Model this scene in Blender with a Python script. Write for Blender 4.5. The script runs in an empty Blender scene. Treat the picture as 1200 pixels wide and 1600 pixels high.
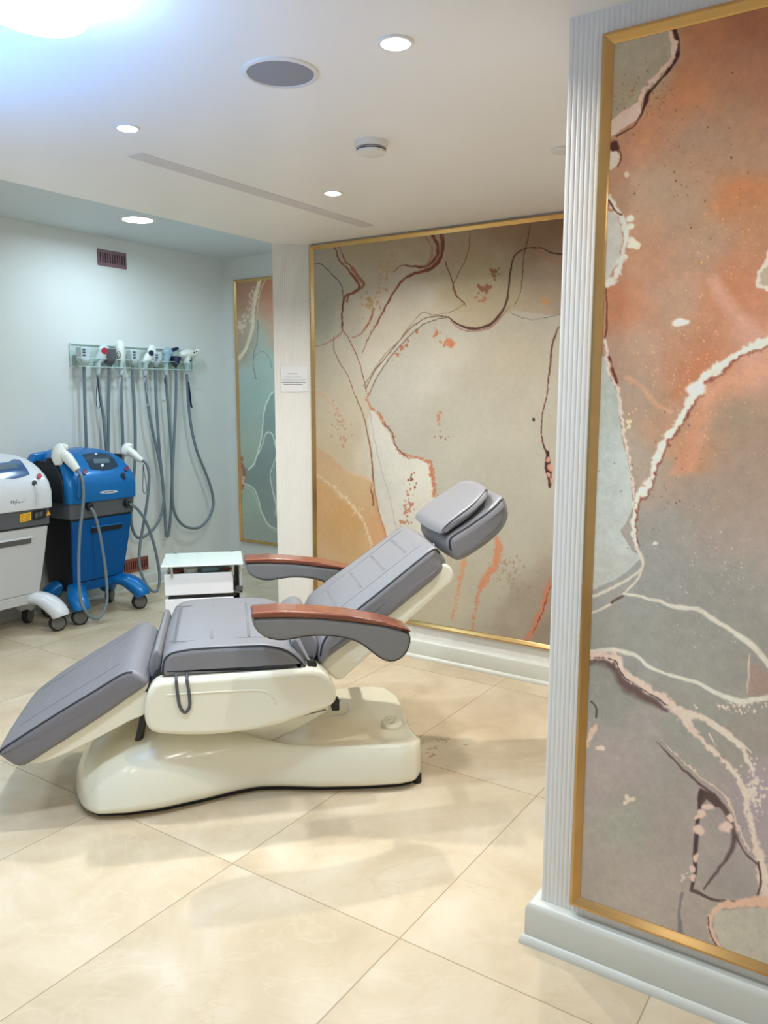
import bpy, bmesh, math, random
import numpy as np
from mathutils import Vector, Matrix
from mathutils.bvhtree import BVHTree

random.seed(7)
np.random.seed(7)
S = bpy.context.scene
COL = S.collection
PI = math.pi

# ------------------------------------------------------------------ camera
H = 1.40
FPX = 1244.9
YAW, PITCH, ROLL = math.radians(33.731), math.radians(8.335), math.radians(-0.071)
_F = Vector((math.cos(YAW)*math.cos(PITCH), math.sin(YAW)*math.cos(PITCH), -math.sin(PITCH)))
_R = Vector((math.sin(YAW), -math.cos(YAW), 0))
_D = _F.cross(_R)
_R2 = _R*math.cos(ROLL) + _D*math.sin(ROLL)
_D2 = _D*math.cos(ROLL) - _R*math.sin(ROLL)
CAM = Vector((0, 0, H))

def ray(x, y):
    return _F + _R2*((x-600)/FPX) + _D2*((y-800)/FPX)
def on_z(x, y, z):
    d = ray(x, y); return CAM + d*((z-H)/d.z)
def on_u(x, y, u):
    d = ray(x, y); return CAM + d*(u/d.x)
def on_v(x, y, v):
    d = ray(x, y); return CAM + d*(v/d.y)
def project_np(X, Y, Z):
    q = np.stack([X, Y, Z-H], -1)
    M = np.array([_R2, _D2, _F])
    c = q @ M.T
    return c[..., 0]/c[..., 2]*FPX+600, c[..., 1]/c[..., 2]*FPX+800

cd = bpy.data.cameras.new('camera')
cam = bpy.data.objects.new('camera', cd)
COL.objects.link(cam)
cd.sensor_fit = 'VERTICAL'
cd.sensor_height = 24
cd.lens = FPX/1600*24
cd.clip_start = 0.02
rot = Matrix((_R2, -_D2, -_F)).transposed().to_4x4()
cam.matrix_world = Matrix.Translation(CAM) @ rot
S.camera = cam

# ------------------------------------------------------------------ colour + materials
def lin(c):
    return tuple(((v/255)/12.92 if v/255 <= .04045 else ((v/255+.055)/1.055)**2.4) for v in c)
def rgba(c):
    return (*lin(c), 1)

MATS = {}
def mat(name, c, rough=.5, metal=0, coat=0, noise=0, nscale=20, bump=0, bscale=200, spec=.5, emit=None, estr=0, trans=0):
    m = bpy.data.materials.new(name); m.use_nodes = True
    nt = m.node_tree; b = nt.nodes['Principled BSDF']
    b.inputs['Base Color'].default_value = rgba(c)
    b.inputs['Roughness'].default_value = rough
    b.inputs['Metallic'].default_value = metal
    b.inputs['Coat Weight'].default_value = coat
    b.inputs['Coat Roughness'].default_value = .12
    b.inputs['Specular IOR Level'].default_value = spec
    if trans: b.inputs['Transmission Weight'].default_value = trans
    tc = nt.nodes.new('ShaderNodeTexCoord')
    if noise:
        n = nt.nodes.new('ShaderNodeTexNoise'); n.inputs['Scale'].default_value = nscale; n.inputs['Detail'].default_value = 5
        nt.links.new(tc.outputs['Object'], n.inputs['Vector'])
        mx = nt.nodes.new('ShaderNodeMix'); mx.data_type = 'RGBA'
        mx.inputs[6].default_value = rgba([max(0, v*(1-noise)) for v in c])
        mx.inputs[7].default_value = rgba([min(255, v*(1+noise)) for v in c])
        nt.links.new(n.outputs['Fac'], mx.inputs[0]); nt.links.new(mx.outputs[2], b.inputs['Base Color'])
    if bump:
        n2 = nt.nodes.new('ShaderNodeTexNoise'); n2.inputs['Scale'].default_value = bscale; n2.inputs['Detail'].default_value = 3
        nt.links.new(tc.outputs['Object'], n2.inputs['Vector'])
        bp = nt.nodes.new('ShaderNodeBump'); bp.inputs['Strength'].default_value = bump; bp.inputs['Distance'].default_value = .002
        nt.links.new(n2.outputs['Fac'], bp.inputs['Height']); nt.links.new(bp.outputs['Normal'], b.inputs['Normal'])
    if emit:
        b.inputs['Emission Color'].default_value = (*emit, 1)
        b.inputs['Emission Strength'].default_value = estr
    MATS[name] = m
    return m

mat('wall_paint', (222, 222, 216), .55, noise=.012, nscale=3, bump=.12, bscale=60)
mat('rib_paint', (226, 225, 220), .5, noise=.012, nscale=4)
mat('base_paint', (205, 206, 196), .35, noise=.02, nscale=5)
mat('ceiling_film', (247, 243, 238), .3, noise=.01, nscale=2, spec=.4)
mat('ceiling_strip', (218, 212, 210), .4)
mat('ceiling_paint', (212, 220, 222), .55)
mat('gold', (204, 168, 112), .2, metal=1, noise=.05, nscale=30)
mat('leather', (128, 127, 130), .42, noise=.02, nscale=9, bump=.25, bscale=420)
mat('leather_arm', (118, 117, 115), .45, noise=.02, nscale=9, bump=.25, bscale=420)
mat('leather_leg', (120, 118, 122), .42, noise=.02, nscale=9, bump=.25, bscale=420)
mat('piping_leather', (46, 46, 50), .4)
mat('seam_leather', (116, 115, 119), .45)
mat('black_plastic', (26, 27, 30), .4)
mat('dark_grey_plastic', (84, 84, 86), .45)
mat('rubber', (22, 23, 25), .6)
mat('wheel_grey', (104, 102, 96), .5)
mat('cream_plastic', (236, 232, 210), .22, coat=.5, noise=.012, nscale=3)
mat('white_plastic', (226, 228, 226), .3, coat=.2)
mat('machine_white', (212, 214, 216), .35, coat=.2)
mat('machine_grey', (196, 198, 198), .4)
mat('machine_blue', (6, 106, 172), .32, metal=.15, coat=.3, spec=.3)
mat('machine_blue_door', (4, 84, 148), .5, spec=.2)
mat('band_grey', (86, 88, 92), .45)
mat('side_black', (14, 16, 24), .5)
mat('display_dark', (38, 54, 74), .15, coat=.5)
mat('display_blue', (48, 88, 132), .12, coat=.6)
mat('lcd', (96, 112, 122), .2)
mat('red_button', (176, 28, 44), .35)
mat('maroon_button', (108, 28, 50), .35)
mat('navy_dot', (24, 38, 74), .35)
mat('yellow_label', (236, 182, 24), .5)
mat('logo_silver', (208, 216, 222), .3, metal=.2)
mat('ink', (70, 74, 84), .6)
mat('hose', (112, 124, 130), .5, noise=.03, nscale=20)
mat('strap_dark', (30, 34, 50), .6)
mat('strap_white', (205, 206, 208), .6)
mat('hand_white', (232, 232, 222), .35)
mat('hand_grey', (190, 200, 200), .35)
mat('hand_bluegrey', (150, 176, 190), .3)
mat('chrome', (210, 214, 216), .12, metal=1)
mat('copper_paint', (150, 86, 72), .4, metal=.25)
mat('vent_mauve', (128, 96, 102), .45)
mat('vent_dark', (40, 26, 28), .7)
mat('paper', (226, 228, 230), .7)
mat('trolley_white', (232, 233, 236), .35)
mat('trolley_grey', (186, 190, 192), .4)
mat('glass_top', (226, 242, 236), .08, coat=.4)
mat('speaker_cloth', (150, 150, 154), .8)
mat('detector_white', (230, 224, 214), .4)
mat('lamp_trim', (232, 228, 222), .3)
mat('tape_red', (170, 110, 96), .5)
mat('lens_warm', (255, 250, 240), .3, emit=(1, .95, .86), estr=22)
mat('lens_cool', (250, 253, 255), .3, emit=(.72, .88, 1), estr=22)
mat('lens_blue', (250, 253, 255), .3, emit=(.55, .8, 1), estr=16)

def wood_mat():
    m = bpy.data.materials.new('arm_wood'); m.use_nodes = True; nt = m.node_tree; b = nt.nodes['Principled BSDF']
    tc = nt.nodes.new('ShaderNodeTexCoord'); mp = nt.nodes.new('ShaderNodeMapping')
    mp.inputs['Scale'].default_value = (3, 60, 60)
    n = nt.nodes.new('ShaderNodeTexNoise'); n.inputs['Scale'].default_value = 2.5; n.inputs['Detail'].default_value = 6
    r = nt.nodes.new('ShaderNodeValToRGB')
    r.color_ramp.elements[0].color = rgba((92, 44, 28)); r.color_ramp.elements[1].color = rgba((146, 82, 56))
    r.color_ramp.elements[0].position = .3; r.color_ramp.elements[1].position = .7
    nt.links.new(tc.outputs['Object'], mp.inputs['Vector']); nt.links.new(mp.outputs[0], n.inputs['Vector'])
    nt.links.new(n.outputs['Fac'], r.inputs[0]); nt.links.new(r.outputs[0], b.inputs['Base Color'])
    b.inputs['Roughness'].default_value = .28; b.inputs['Coat Weight'].default_value = .4
    MATS['wood'] = m
wood_mat()

def acrylic_mat():
    m = bpy.data.materials.new('clear_acrylic'); m.use_nodes = True; nt = m.node_tree
    out = nt.nodes['Material Output']; nt.nodes.remove(nt.nodes['Principled BSDF'])
    t = nt.nodes.new('ShaderNodeBsdfTransparent'); t.inputs[0].default_value = (.955, .985, .975, 1)
    g = nt.nodes.new('ShaderNodeBsdfGlossy'); g.inputs['Roughness'].default_value = .05
    fr = nt.nodes.new('ShaderNodeFresnel'); fr.inputs[0].default_value = 1.48
    mx = nt.nodes.new('ShaderNodeMixShader')
    ge = nt.nodes.new('ShaderNodeNewGeometry'); iv = nt.nodes.new('ShaderNodeMath'); iv.operation = 'SUBTRACT'; iv.inputs[0].default_value = 1
    nt.links.new(ge.outputs['Backfacing'], iv.inputs[1]); mu = nt.nodes.new('ShaderNodeMath'); mu.operation = 'MULTIPLY'
    nt.links.new(fr.outputs[0], mu.inputs[0]); nt.links.new(iv.outputs[0], mu.inputs[1]); nt.links.new(mu.outputs[0], mx.inputs[0]); nt.links.new(t.outputs[0], mx.inputs[1]); nt.links.new(g.outputs[0], mx.inputs[2])
    nt.links.new(mx.outputs[0], out.inputs[0])
    MATS['acrylic'] = m
acrylic_mat()
mat('acrylic_edge', (206, 222, 216), .25)

def floor_mat():
    m = bpy.data.materials.new('cream_marble_tile'); m.use_nodes = True; nt = m.node_tree; b = nt.nodes['Principled BSDF']
    N = nt.nodes.new; L = nt.links.new
    tc = N('ShaderNodeTexCoord'); sp = N('ShaderNodeSeparateXYZ'); L(tc.outputs['Object'], sp.inputs[0])
    def M(op, a, bb=None):
        n = N('ShaderNodeMath'); n.operation = op
        for i, v in enumerate((a, bb)):
            if v is None: continue
            if isinstance(v, (int, float)): n.inputs[i].default_value = v
            else: L(v, n.inputs[i])
        return n.outputs[0]
    def axis(o, off, per):
        q = M('DIVIDE', M('SUBTRACT', o, off), per)
        f = M('FRACT', q); fl = M('FLOOR', q)
        dist = M('MULTIPLY', M('MINIMUM', f, M('SUBTRACT', 1, f)), per)
        return dist, fl
    dx, ix = axis(sp.outputs[0], 1.598-.896*8, .896)
    dy, iy = axis(sp.outputs[1], 1.0165-.599*10, .599)
    d = M('MINIMUM', dx, dy)
    gr = M('LESS_THAN', d, .0017)
    cb = N('ShaderNodeCombineXYZ'); L(ix, cb.inputs[0]); L(iy, cb.inputs[1])
    wn = N('ShaderNodeTexWhiteNoise'); wn.noise_dimensions = '3D'; L(cb.outputs[0], wn.inputs[0])
    off = N('ShaderNodeVectorMath'); off.operation = 'MULTIPLY_ADD'
    L(wn.outputs['Color'], off.inputs[0]); off.inputs[1].default_value = (30, 30, 30); L(tc.outputs['Object'], off.inputs[2])
    n1 = N('ShaderNodeTexNoise'); n1.inputs['Scale'].default_value = 3.2; n1.inputs['Detail'].default_value = 8; n1.inputs['Roughness'].default_value = .6; n1.inputs['Distortion'].default_value = .6
    L(off.outputs[0], n1.inputs['Vector'])
    cr = N('ShaderNodeValToRGB'); e = cr.color_ramp.elements
    e[0].position = .3; e[0].color = rgba((192, 173, 142)); e[1].position = .72; e[1].color = rgba((218, 204, 180))
    x = cr.color_ramp.elements.new(.5); x.color = rgba((207, 189, 160))
    L(n1.outputs['Fac'], cr.inputs[0])
    # thin pale and brown veins
    n2 = N('ShaderNodeTexNoise'); n2.inputs['Scale'].default_value = 2.1; n2.inputs['Detail'].default_value = 5; n2.inputs['Distortion'].default_value = 1.6
    L(off.outputs[0], n2.inputs['Vector'])
    v1 = M('SUBTRACT', 1, M('MINIMUM', M('MULTIPLY', M('ABSOLUTE', M('SUBTRACT', n2.outputs['Fac'], .56)), 60), 1))
    mx = N('ShaderNodeMix'); mx.data_type = 'RGBA'; L(M('MULTIPLY', v1, .22), mx.inputs[0]); L(cr.outputs[0], mx.inputs[6]); mx.inputs[7].default_value = rgba((226, 212, 188))
    v2 = M('SUBTRACT', 1, M('MINIMUM', M('MULTIPLY', M('ABSOLUTE', M('SUBTRACT', n2.outputs['Fac'], .40)), 80), 1))
    mx2 = N('ShaderNodeMix'); mx2.data_type = 'RGBA'; L(M('MULTIPLY', v2, .22), mx2.inputs[0]); L(mx.outputs[2], mx2.inputs[6]); mx2.inputs[7].default_value = rgba((186, 160, 120))
    tone = M('ADD', M('MULTIPLY', wn.outputs['Value'], .07), .90)
    tn = N('ShaderNodeVectorMath'); tn.operation = 'SCALE'; L(mx2.outputs[2], tn.inputs[0]); L(tone, tn.inputs[3])
    mx3 = N('ShaderNodeMix'); mx3.data_type = 'RGBA'; L(gr, mx3.inputs[0]); L(tn.outputs[0], mx3.inputs[6]); mx3.inputs[7].default_value = rgba((158, 138, 110))
    # brown scuff marks on the tile behind the chair base
    c_ = on_z(683, 1162, 0); vd = N('ShaderNodeVectorMath'); vd.operation = 'DISTANCE'; vd.inputs[1].default_value = (c_.x, c_.y, 0); L(tc.outputs['Object'], vd.inputs[0])
    n3 = N('ShaderNodeTexNoise'); n3.inputs['Scale'].default_value = 26; n3.inputs['Detail'].default_value = 6; n3.inputs['Distortion'].default_value = 1.2; L(tc.outputs['Object'], n3.inputs['Vector'])
    sm_ = M('MULTIPLY', M('GREATER_THAN', n3.outputs['Fac'], .63), M('LESS_THAN', vd.outputs['Value'], .13))
    mx4 = N('ShaderNodeMix'); mx4.data_type = 'RGBA'; L(M('MULTIPLY', sm_, .55), mx4.inputs[0]); L(mx3.outputs[2], mx4.inputs[6]); mx4.inputs[7].default_value = rgba((112, 88, 58))
    L(mx4.outputs[2], b.inputs['Base Color'])
    L(M('ADD', M('MULTIPLY', gr, .4), .3), b.inputs['Roughness'])
    b.inputs['Specular IOR Level'].default_value = .3
    MATS['floor'] = m
floor_mat()

def art_mat(name):
    m = bpy.data.materials.new(name); m.use_nodes = True; nt = m.node_tree; b = nt.nodes['Principled BSDF']
    a = nt.nodes.new('ShaderNodeVertexColor'); a.layer_name = 'ink'
    tc = nt.nodes.new('ShaderNodeTexCoord'); n = nt.nodes.new('ShaderNodeTexNoise'); n.inputs['Scale'].default_value = 260; n.inputs['Detail'].default_value = 2
    nt.links.new(tc.outputs['Object'], n.inputs['Vector'])
    mr = nt.nodes.new('ShaderNodeMapRange'); mr.inputs[3].default_value = .94; mr.inputs[4].default_value = 1.06
    nt.links.new(n.outputs['Fac'], mr.inputs[0])
    vm = nt.nodes.new('ShaderNodeVectorMath'); vm.operation = 'SCALE'
    nt.links.new(a.outputs['Color'], vm.inputs[0]); nt.links.new(mr.outputs[0], vm.inputs[3])
    nt.links.new(vm.outputs[0], b.inputs['Base Color'])
    b.inputs['Roughness'].default_value = .5; b.inputs['Specular IOR Level'].default_value = .3
    MATS[name] = m
art_mat('ink_art')

# ------------------------------------------------------------------ object helpers
ROOT = {}
def setp(o, label=None, cat=None, group=None, kind=None):
    if label: o['label'] = label
    if cat: o['category'] = cat
    if group: o['group'] = group
    if kind: o['kind'] = kind
    return o

def thing(name, label, cat, loc, rz=0, group=None):
    o = bpy.data.objects.new(name, None); COL.objects.link(o)
    o.empty_display_size = .1
    o.location = loc; o.rotation_euler = (0, 0, rz)
    ROOT[o.name] = Matrix.Translation(Vector(loc)) @ Matrix.Rotation(rz, 4, 'Z')
    return setp(o, label, cat, group)

def obj(name, bm, m, parent=None, smooth=True, bevel=0, seg=3, origin=None, sub=0):
    """link bm (world coordinates) as one mesh object"""
    if parent is not None:
        W = ROOT[parent.name]
    else:
        if origin is None:
            xs = [v.co for v in bm.verts]
            lo = [min(c[i] for c in xs) for i in range(3)]; hi = [max(c[i] for c in xs) for i in range(3)]
            origin = ((lo[0]+hi[0])/2, (lo[1]+hi[1])/2, lo[2])
        W = Matrix.Translation(Vector(origin))
    bm.transform(W.inverted())
    bmesh.ops.recalc_face_normals(bm, faces=bm.faces)
    me = bpy.data.meshes.new(name); bm.to_mesh(me); bm.free()
    ms = m if isinstance(m, (list, tuple)) else [m]
    for k in ms: me.materials.append(MATS[k])
    if smooth:
        for p in me.polygons: p.use_smooth = True
        me.set_sharp_from_angle(angle=math.radians(38))
    
    o = bpy.data.objects.new(name, me); COL.objects.link(o)
    if parent is not None: o.parent = parent
    else: o.matrix_world = W
    ROOT[o.name] = W
    if bevel:
        b = o.modifiers.new('bevel', 'BEVEL'); b.width = bevel; b.segments = seg; b.limit_method = 'ANGLE'; b.angle_limit = math.radians(35)
    if parent is not None and parent.name.split('.')[0] == 'treatment_chair' and smooth and not sub and not bevel:
        o.modifiers.new('normals', 'WEIGHTED_NORMAL').keep_sharp = True
    if sub:
        sm = o.modifiers.new('sub', 'SUBSURF'); sm.levels = sub; sm.render_levels = sub
    return o

def bm_new(): return bmesh.new()
def box(bm, lo, hi, M=None):
    r = bmesh.ops.create_cube(bm, size=1)
    for v in r['verts']:
        v.co = Vector([lo[i]+(v.co[i]+.5)*(hi[i]-lo[i]) for i in range(3)])
        if M: v.co = M @ v.co
    return bm
def B(lo, hi, M=None): return box(bm_new(), lo, hi, M)

def poly_prism(bm, pts, a, b, axis):
    """extrude 2D pts; axis: 'z' pts=(x,y), 'x' pts=(y,z), 'y' pts=(x,z)"""
    def P(p, h):
        return {'z': (p[0], p[1], h), 'x': (h, p[0], p[1]), 'y': (p[0], h, p[1])}[axis]
    A = [bm.verts.new(P(p, a)) for p in pts]; Bv = [bm.verts.new(P(p, b)) for p in pts]
    n = len(pts)
    bm.faces.new(A); bm.faces.new(Bv[::-1])
    for i in range(n): bm.faces.new((A[i], A[(i+1) % n], Bv[(i+1) % n], Bv[i]))
    return bm

def catmull(pts, n=8, closed=False):
    pts = [Vector(p) for p in pts]; out = []
    N = len(pts)
    rng = range(N if closed else N-1)
    for i in rng:
        if closed: p0, p1, p2, p3 = pts[i-1], pts[i], pts[(i+1) % N], pts[(i+2) % N]
        else: p0, p1, p2, p3 = pts[max(i-1, 0)], pts[i], pts[i+1], pts[min(i+2, N-1)]
        for k in range(n):
            t = k/n
            out.append(.5*((2*p1)+(p2-p0)*t+(2*p0-5*p1+4*p2-p3)*t*t+(3*p1-p0-3*p2+p3)*t**3))
    if not closed: out.append(pts[-1])
    return out

def tube(bm, pts, r, n=10, closed=False, flat=None, caps=True):
    """tube along pts; r number or list; flat=(Vector, scale) squashes the section along a direction"""
    pts = [Vector(p) for p in pts]; N = len(pts)
    rs = r if isinstance(r, (list, tuple)) else [r]*N
    rings = []; up = None
    for i, p in enumerate(pts):
        if closed: t = (pts[(i+1) % N]-pts[i-1])
        else: t = pts[min(i+1, N-1)]-pts[max(i-1, 0)]
        if t.length < 1e-9: t = Vector((0, 0, 1))
        t.normalize()
        if up is None:
            up = t.orthogonal().normalized()
        up = (up-t*up.dot(t))
        up = up.normalized() if up.length > 1e-6 else t.orthogonal().normalized()
        s = t.cross(up)
        ring = []
        for k in range(n):
            a = 2*PI*k/n
            o = (up*math.cos(a)+s*math.sin(a))*rs[i]
            if flat: o = o-flat[0]*(o.dot(flat[0])*(1-flat[1]))
            ring.append(bm.verts.new(p+o))
        rings.append(ring)
    for i in range(N if closed else N-1):
        a, b = rings[i], rings[(i+1) % N]
        for k in range(n): bm.faces.new((a[k], a[(k+1) % n], b[(k+1) % n], b[k]))
    if caps and not closed:
        bm.faces.new(rings[0][::-1]); bm.faces.new(rings[-1])
    return bm

def lathe(bm, prof, M=None, n=32, cap=True):
    """prof list of (r,z); revolve about z then transform by M"""
    M = M or Matrix.Identity(4)
    rings = []
    for r, z in prof:
        if r < 1e-6: rings.append([bm.verts.new(M @ Vector((0, 0, z)))])
        else: rings.append([bm.verts.new(M @ Vector((r*math.cos(2*PI*k/n), r*math.sin(2*PI*k/n), z))) for k in range(n)])
    for a, b in zip(rings, rings[1:]):
        for k in range(n):
            k2 = (k+1) % n
            if len(a) == 1 and len(b) == 1: continue
            if len(a) == 1: bm.faces.new((a[0], b[k2], b[k]))
            elif len(b) == 1: bm.faces.new((a[k], a[k2], b[0]))
            else: bm.faces.new((a[k], a[k2], b[k2], b[k]))
    if cap:
        if len(rings[0]) > 1: bm.faces.new(rings[0][::-1])
        if len(rings[-1]) > 1: bm.faces.new(rings[-1])
    return bm

def ellipsoid(bm, c, rx, ry, rz, M3=None, n=20, m=12):
    rings = []
    M3 = M3 or Matrix.Identity(3)
    for i in range(m+1):
        ph = -PI/2+PI*i/m
        if i in (0, m): rings.append([bm.verts.new(Vector(c)+M3 @ Vector((0, 0, rz*math.sin(ph))))]); continue
        rings.append([bm.verts.new(Vector(c)+M3 @ Vector((rx*math.cos(ph)*math.cos(2*PI*k/n), ry*math.cos(ph)*math.sin(2*PI*k/n), rz*math.sin(ph)))) for k in range(n)])
    for a, b in zip(rings, rings[1:]):
        for k in range(n):
            k2 = (k+1) % n
            if len(a) == 1: bm.faces.new((a[0], b[k], b[k2]))
            elif len(b) == 1: bm.faces.new((a[k], a[k2], b[0]))
            else: bm.faces.new((a[k], a[k2], b[k2], b[k]))
    return bm

def loft(bm, rings, caps=True):
    R = [[bm.verts.new(p) for p in r] for r in rings]
    n = len(R[0])
    for a, b in zip(R, R[1:]):
        for k in range(n): bm.faces.new((a[k], a[(k+1) % n], b[(k+1) % n], b[k]))
    if caps: bm.faces.new(R[0][::-1]); bm.faces.new(R[-1])
    return bm

def rrect(x0, x1, y0, y1, r, n=5):
    pts = []
    for cx, cy, a0 in ((x1-r, y1-r, 0), (x0+r, y1-r, PI/2), (x0+r, y0+r, PI), (x1-r, y0+r, 1.5*PI)):
        for k in range(n+1):
            a = a0+PI/2*k/n; pts.append((cx+r*math.cos(a), cy+r*math.sin(a)))
    return pts

def frame_to(zdir, origin, xhint=(0, 0, 1)):
    z = Vector(zdir).normalized(); x = Vector(xhint); x = (x-z*x.dot(z)).normalized(); y = z.cross(x)
    M = Matrix((x, y, z)).transposed().to_4x4(); M.translation = Vector(origin); return M

# ------------------------------------------------------------------ the room
UW, UB, UF, VL, VP = 1.798, 3.567, 4.68, 4.66, 3.016
ZC, ZF = 2.22, 2.452
UMIN, VMIN = -2.6, -2.6

setp(obj('floor', B((UMIN, VMIN, -.06), (UF+.12, VL+.12, 0)), 'floor', origin=(0, 0, 0), smooth=False), kind='structure')
setp(obj('ceiling', B((UMIN, VMIN, ZC), (UF+.12, VP, ZF+.12)), 'ceiling_film', origin=(0, 0, ZC), smooth=False), kind='structure')
setp(obj('ceiling_alcove', B((UMIN, VP, ZF), (UF+.12, VL+.12, ZF+.12)), 'ceiling_paint', origin=(0, VP, ZF), smooth=False), kind='structure')
setp(obj('wall_left', B((UMIN, VL, 0), (UF+.12, VL+.12, ZF)), 'wall_paint', smooth=False), kind='structure')
setp(obj('wall_far', B((UF, VP, 0), (UF+.12, VL, ZF)), 'wall_paint', smooth=False), kind='structure')

def ribbed(p, q, pitch=.0113, amp=.0011, side=1):
    """2D points from p to q with rounded vertical flutes; bulges to the left of the direction * side"""
    p = Vector(p); q = Vector(q); d = q-p; L = d.length; d.normalize(); nrm = Vector((-d.y, d.x))*side
    n = max(1, round(L/pitch)); out = []
    for i in range(n):
        for k, h in ((0, 0), (.12, .7), (.32, 1), (.68, 1), (.88, .7)):
            out.append(p+d*(L*(i+k)/n)+nrm*(amp*h))
    return [tuple(v) for v in out]+[tuple(q)]

# right wall block with fluted face, and back wall with the fluted corner pier
bm = bm_new()
poly_prism(bm, ribbed((UW, -2.5), (UW, .71), side=1)+[(2.02, .71), (2.02, -2.5)], 0, ZC, 'z')
setp(obj('wall_right', bm, 'rib_paint'), kind='structure')
bm = bm_new()
poly_prism(bm, ribbed((UB, -2.5), (UB, 2.865), side=1)+ribbed((UB, 2.865), (3.413, VP), side=1)[1:]+[(UF-.002, VP), (UF-.002, -2.5)], 0, ZC, 'z')
setp(obj('wall_back', bm, 'rib_paint'), kind='structure')

def skirting(name, path, out, h=.112, d=.03):
    """baseboard along a 2D path (list of points) protruding to the 'out' side (+1 left of path)"""
    prof = [(0, 0), (d+.012, 0), (d+.012, .006), (d+.008, .016), (d, .021), (d, h-.018), (d-.006, h-.006), (d-.016, h), (0, h)]
    n = len(path); rings = []
    P = [Vector(p) for p in path]
    for i, p in enumerate(P):
        d1 = (P[i]-P[i-1]).normalized() if i > 0 else (P[1]-P[0]).normalized()
        d2 = (P[i+1]-P[i]).normalized() if i < n-1 else d1
        n1 = Vector((-d1.y, d1.x))*out; n2 = Vector((-d2.y, d2.x))*out
        m = (n1+n2); m = m/max(m.dot(n1), .8) if m.length > 1e-6 else n1
        rings.append([(p.x+m.x*x, p.y+m.y*x, z) for x, z in prof])
    b = bm_new(); loft(b, rings)
    return setp(obj(name, b, 'base_paint'), kind='structure')
skirting('baseboard_right', [(UW, -2.5), (UW, .712), (2.02, .712)], 1)
skirting('baseboard_back', [(UB, -2.5), (UB, 2.865), (3.413, VP), (UF-.03, VP)], 1, h=.105)
skirting('baseboard_left', [(UMIN, VL), (UF, VL)], -1, h=.1, d=.018)
skirting('baseboard_far', [(UF, VP+.03), (UF, VL-.02)], 1, h=.1, d=.018)

# faint greyer band laid across the glossy ceiling
a = on_z(236, 247, ZC); b_ = on_z(567, 355, ZC)
setp(obj('ceiling_band', B((1.93, 2.285, ZC-.003), (3.335, 2.36, ZC)), 'ceiling_strip', smooth=False), kind='structure')

# ------------------------------------------------------------------ murals (ink-flow wallpaper panels)
def vnoise(x, y, seed=0):
    xi = np.floor(x).astype(np.int64); yi = np.floor(y).astype(np.int64)
    xf = x-xi; yf = y-yi
    def h(a, b):
        n = (a*374761393+b*668265263+seed*982451653) & 0xffffffff
        n = ((n ^ (n >> 13))*1274126177) & 0xffffffff
        return ((n ^ (n >> 16)) & 0xffff)/65535.0
    u = xf*xf*(3-2*xf); v = yf*yf*(3-2*yf)
    return (h(xi, yi)*(1-u)+h(xi+1, yi)*u)*(1-v)+(h(xi, yi+1)*(1-u)+h(xi+1, yi+1)*u)*v
def fbm(x, y, o=4, seed=0):
    s = 0; a = .5
    for i in range(o):
        s = s+a*(vnoise(x*2**i, y*2**i, seed+i*17)-.5)*2; a *= .5
    return s

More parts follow.
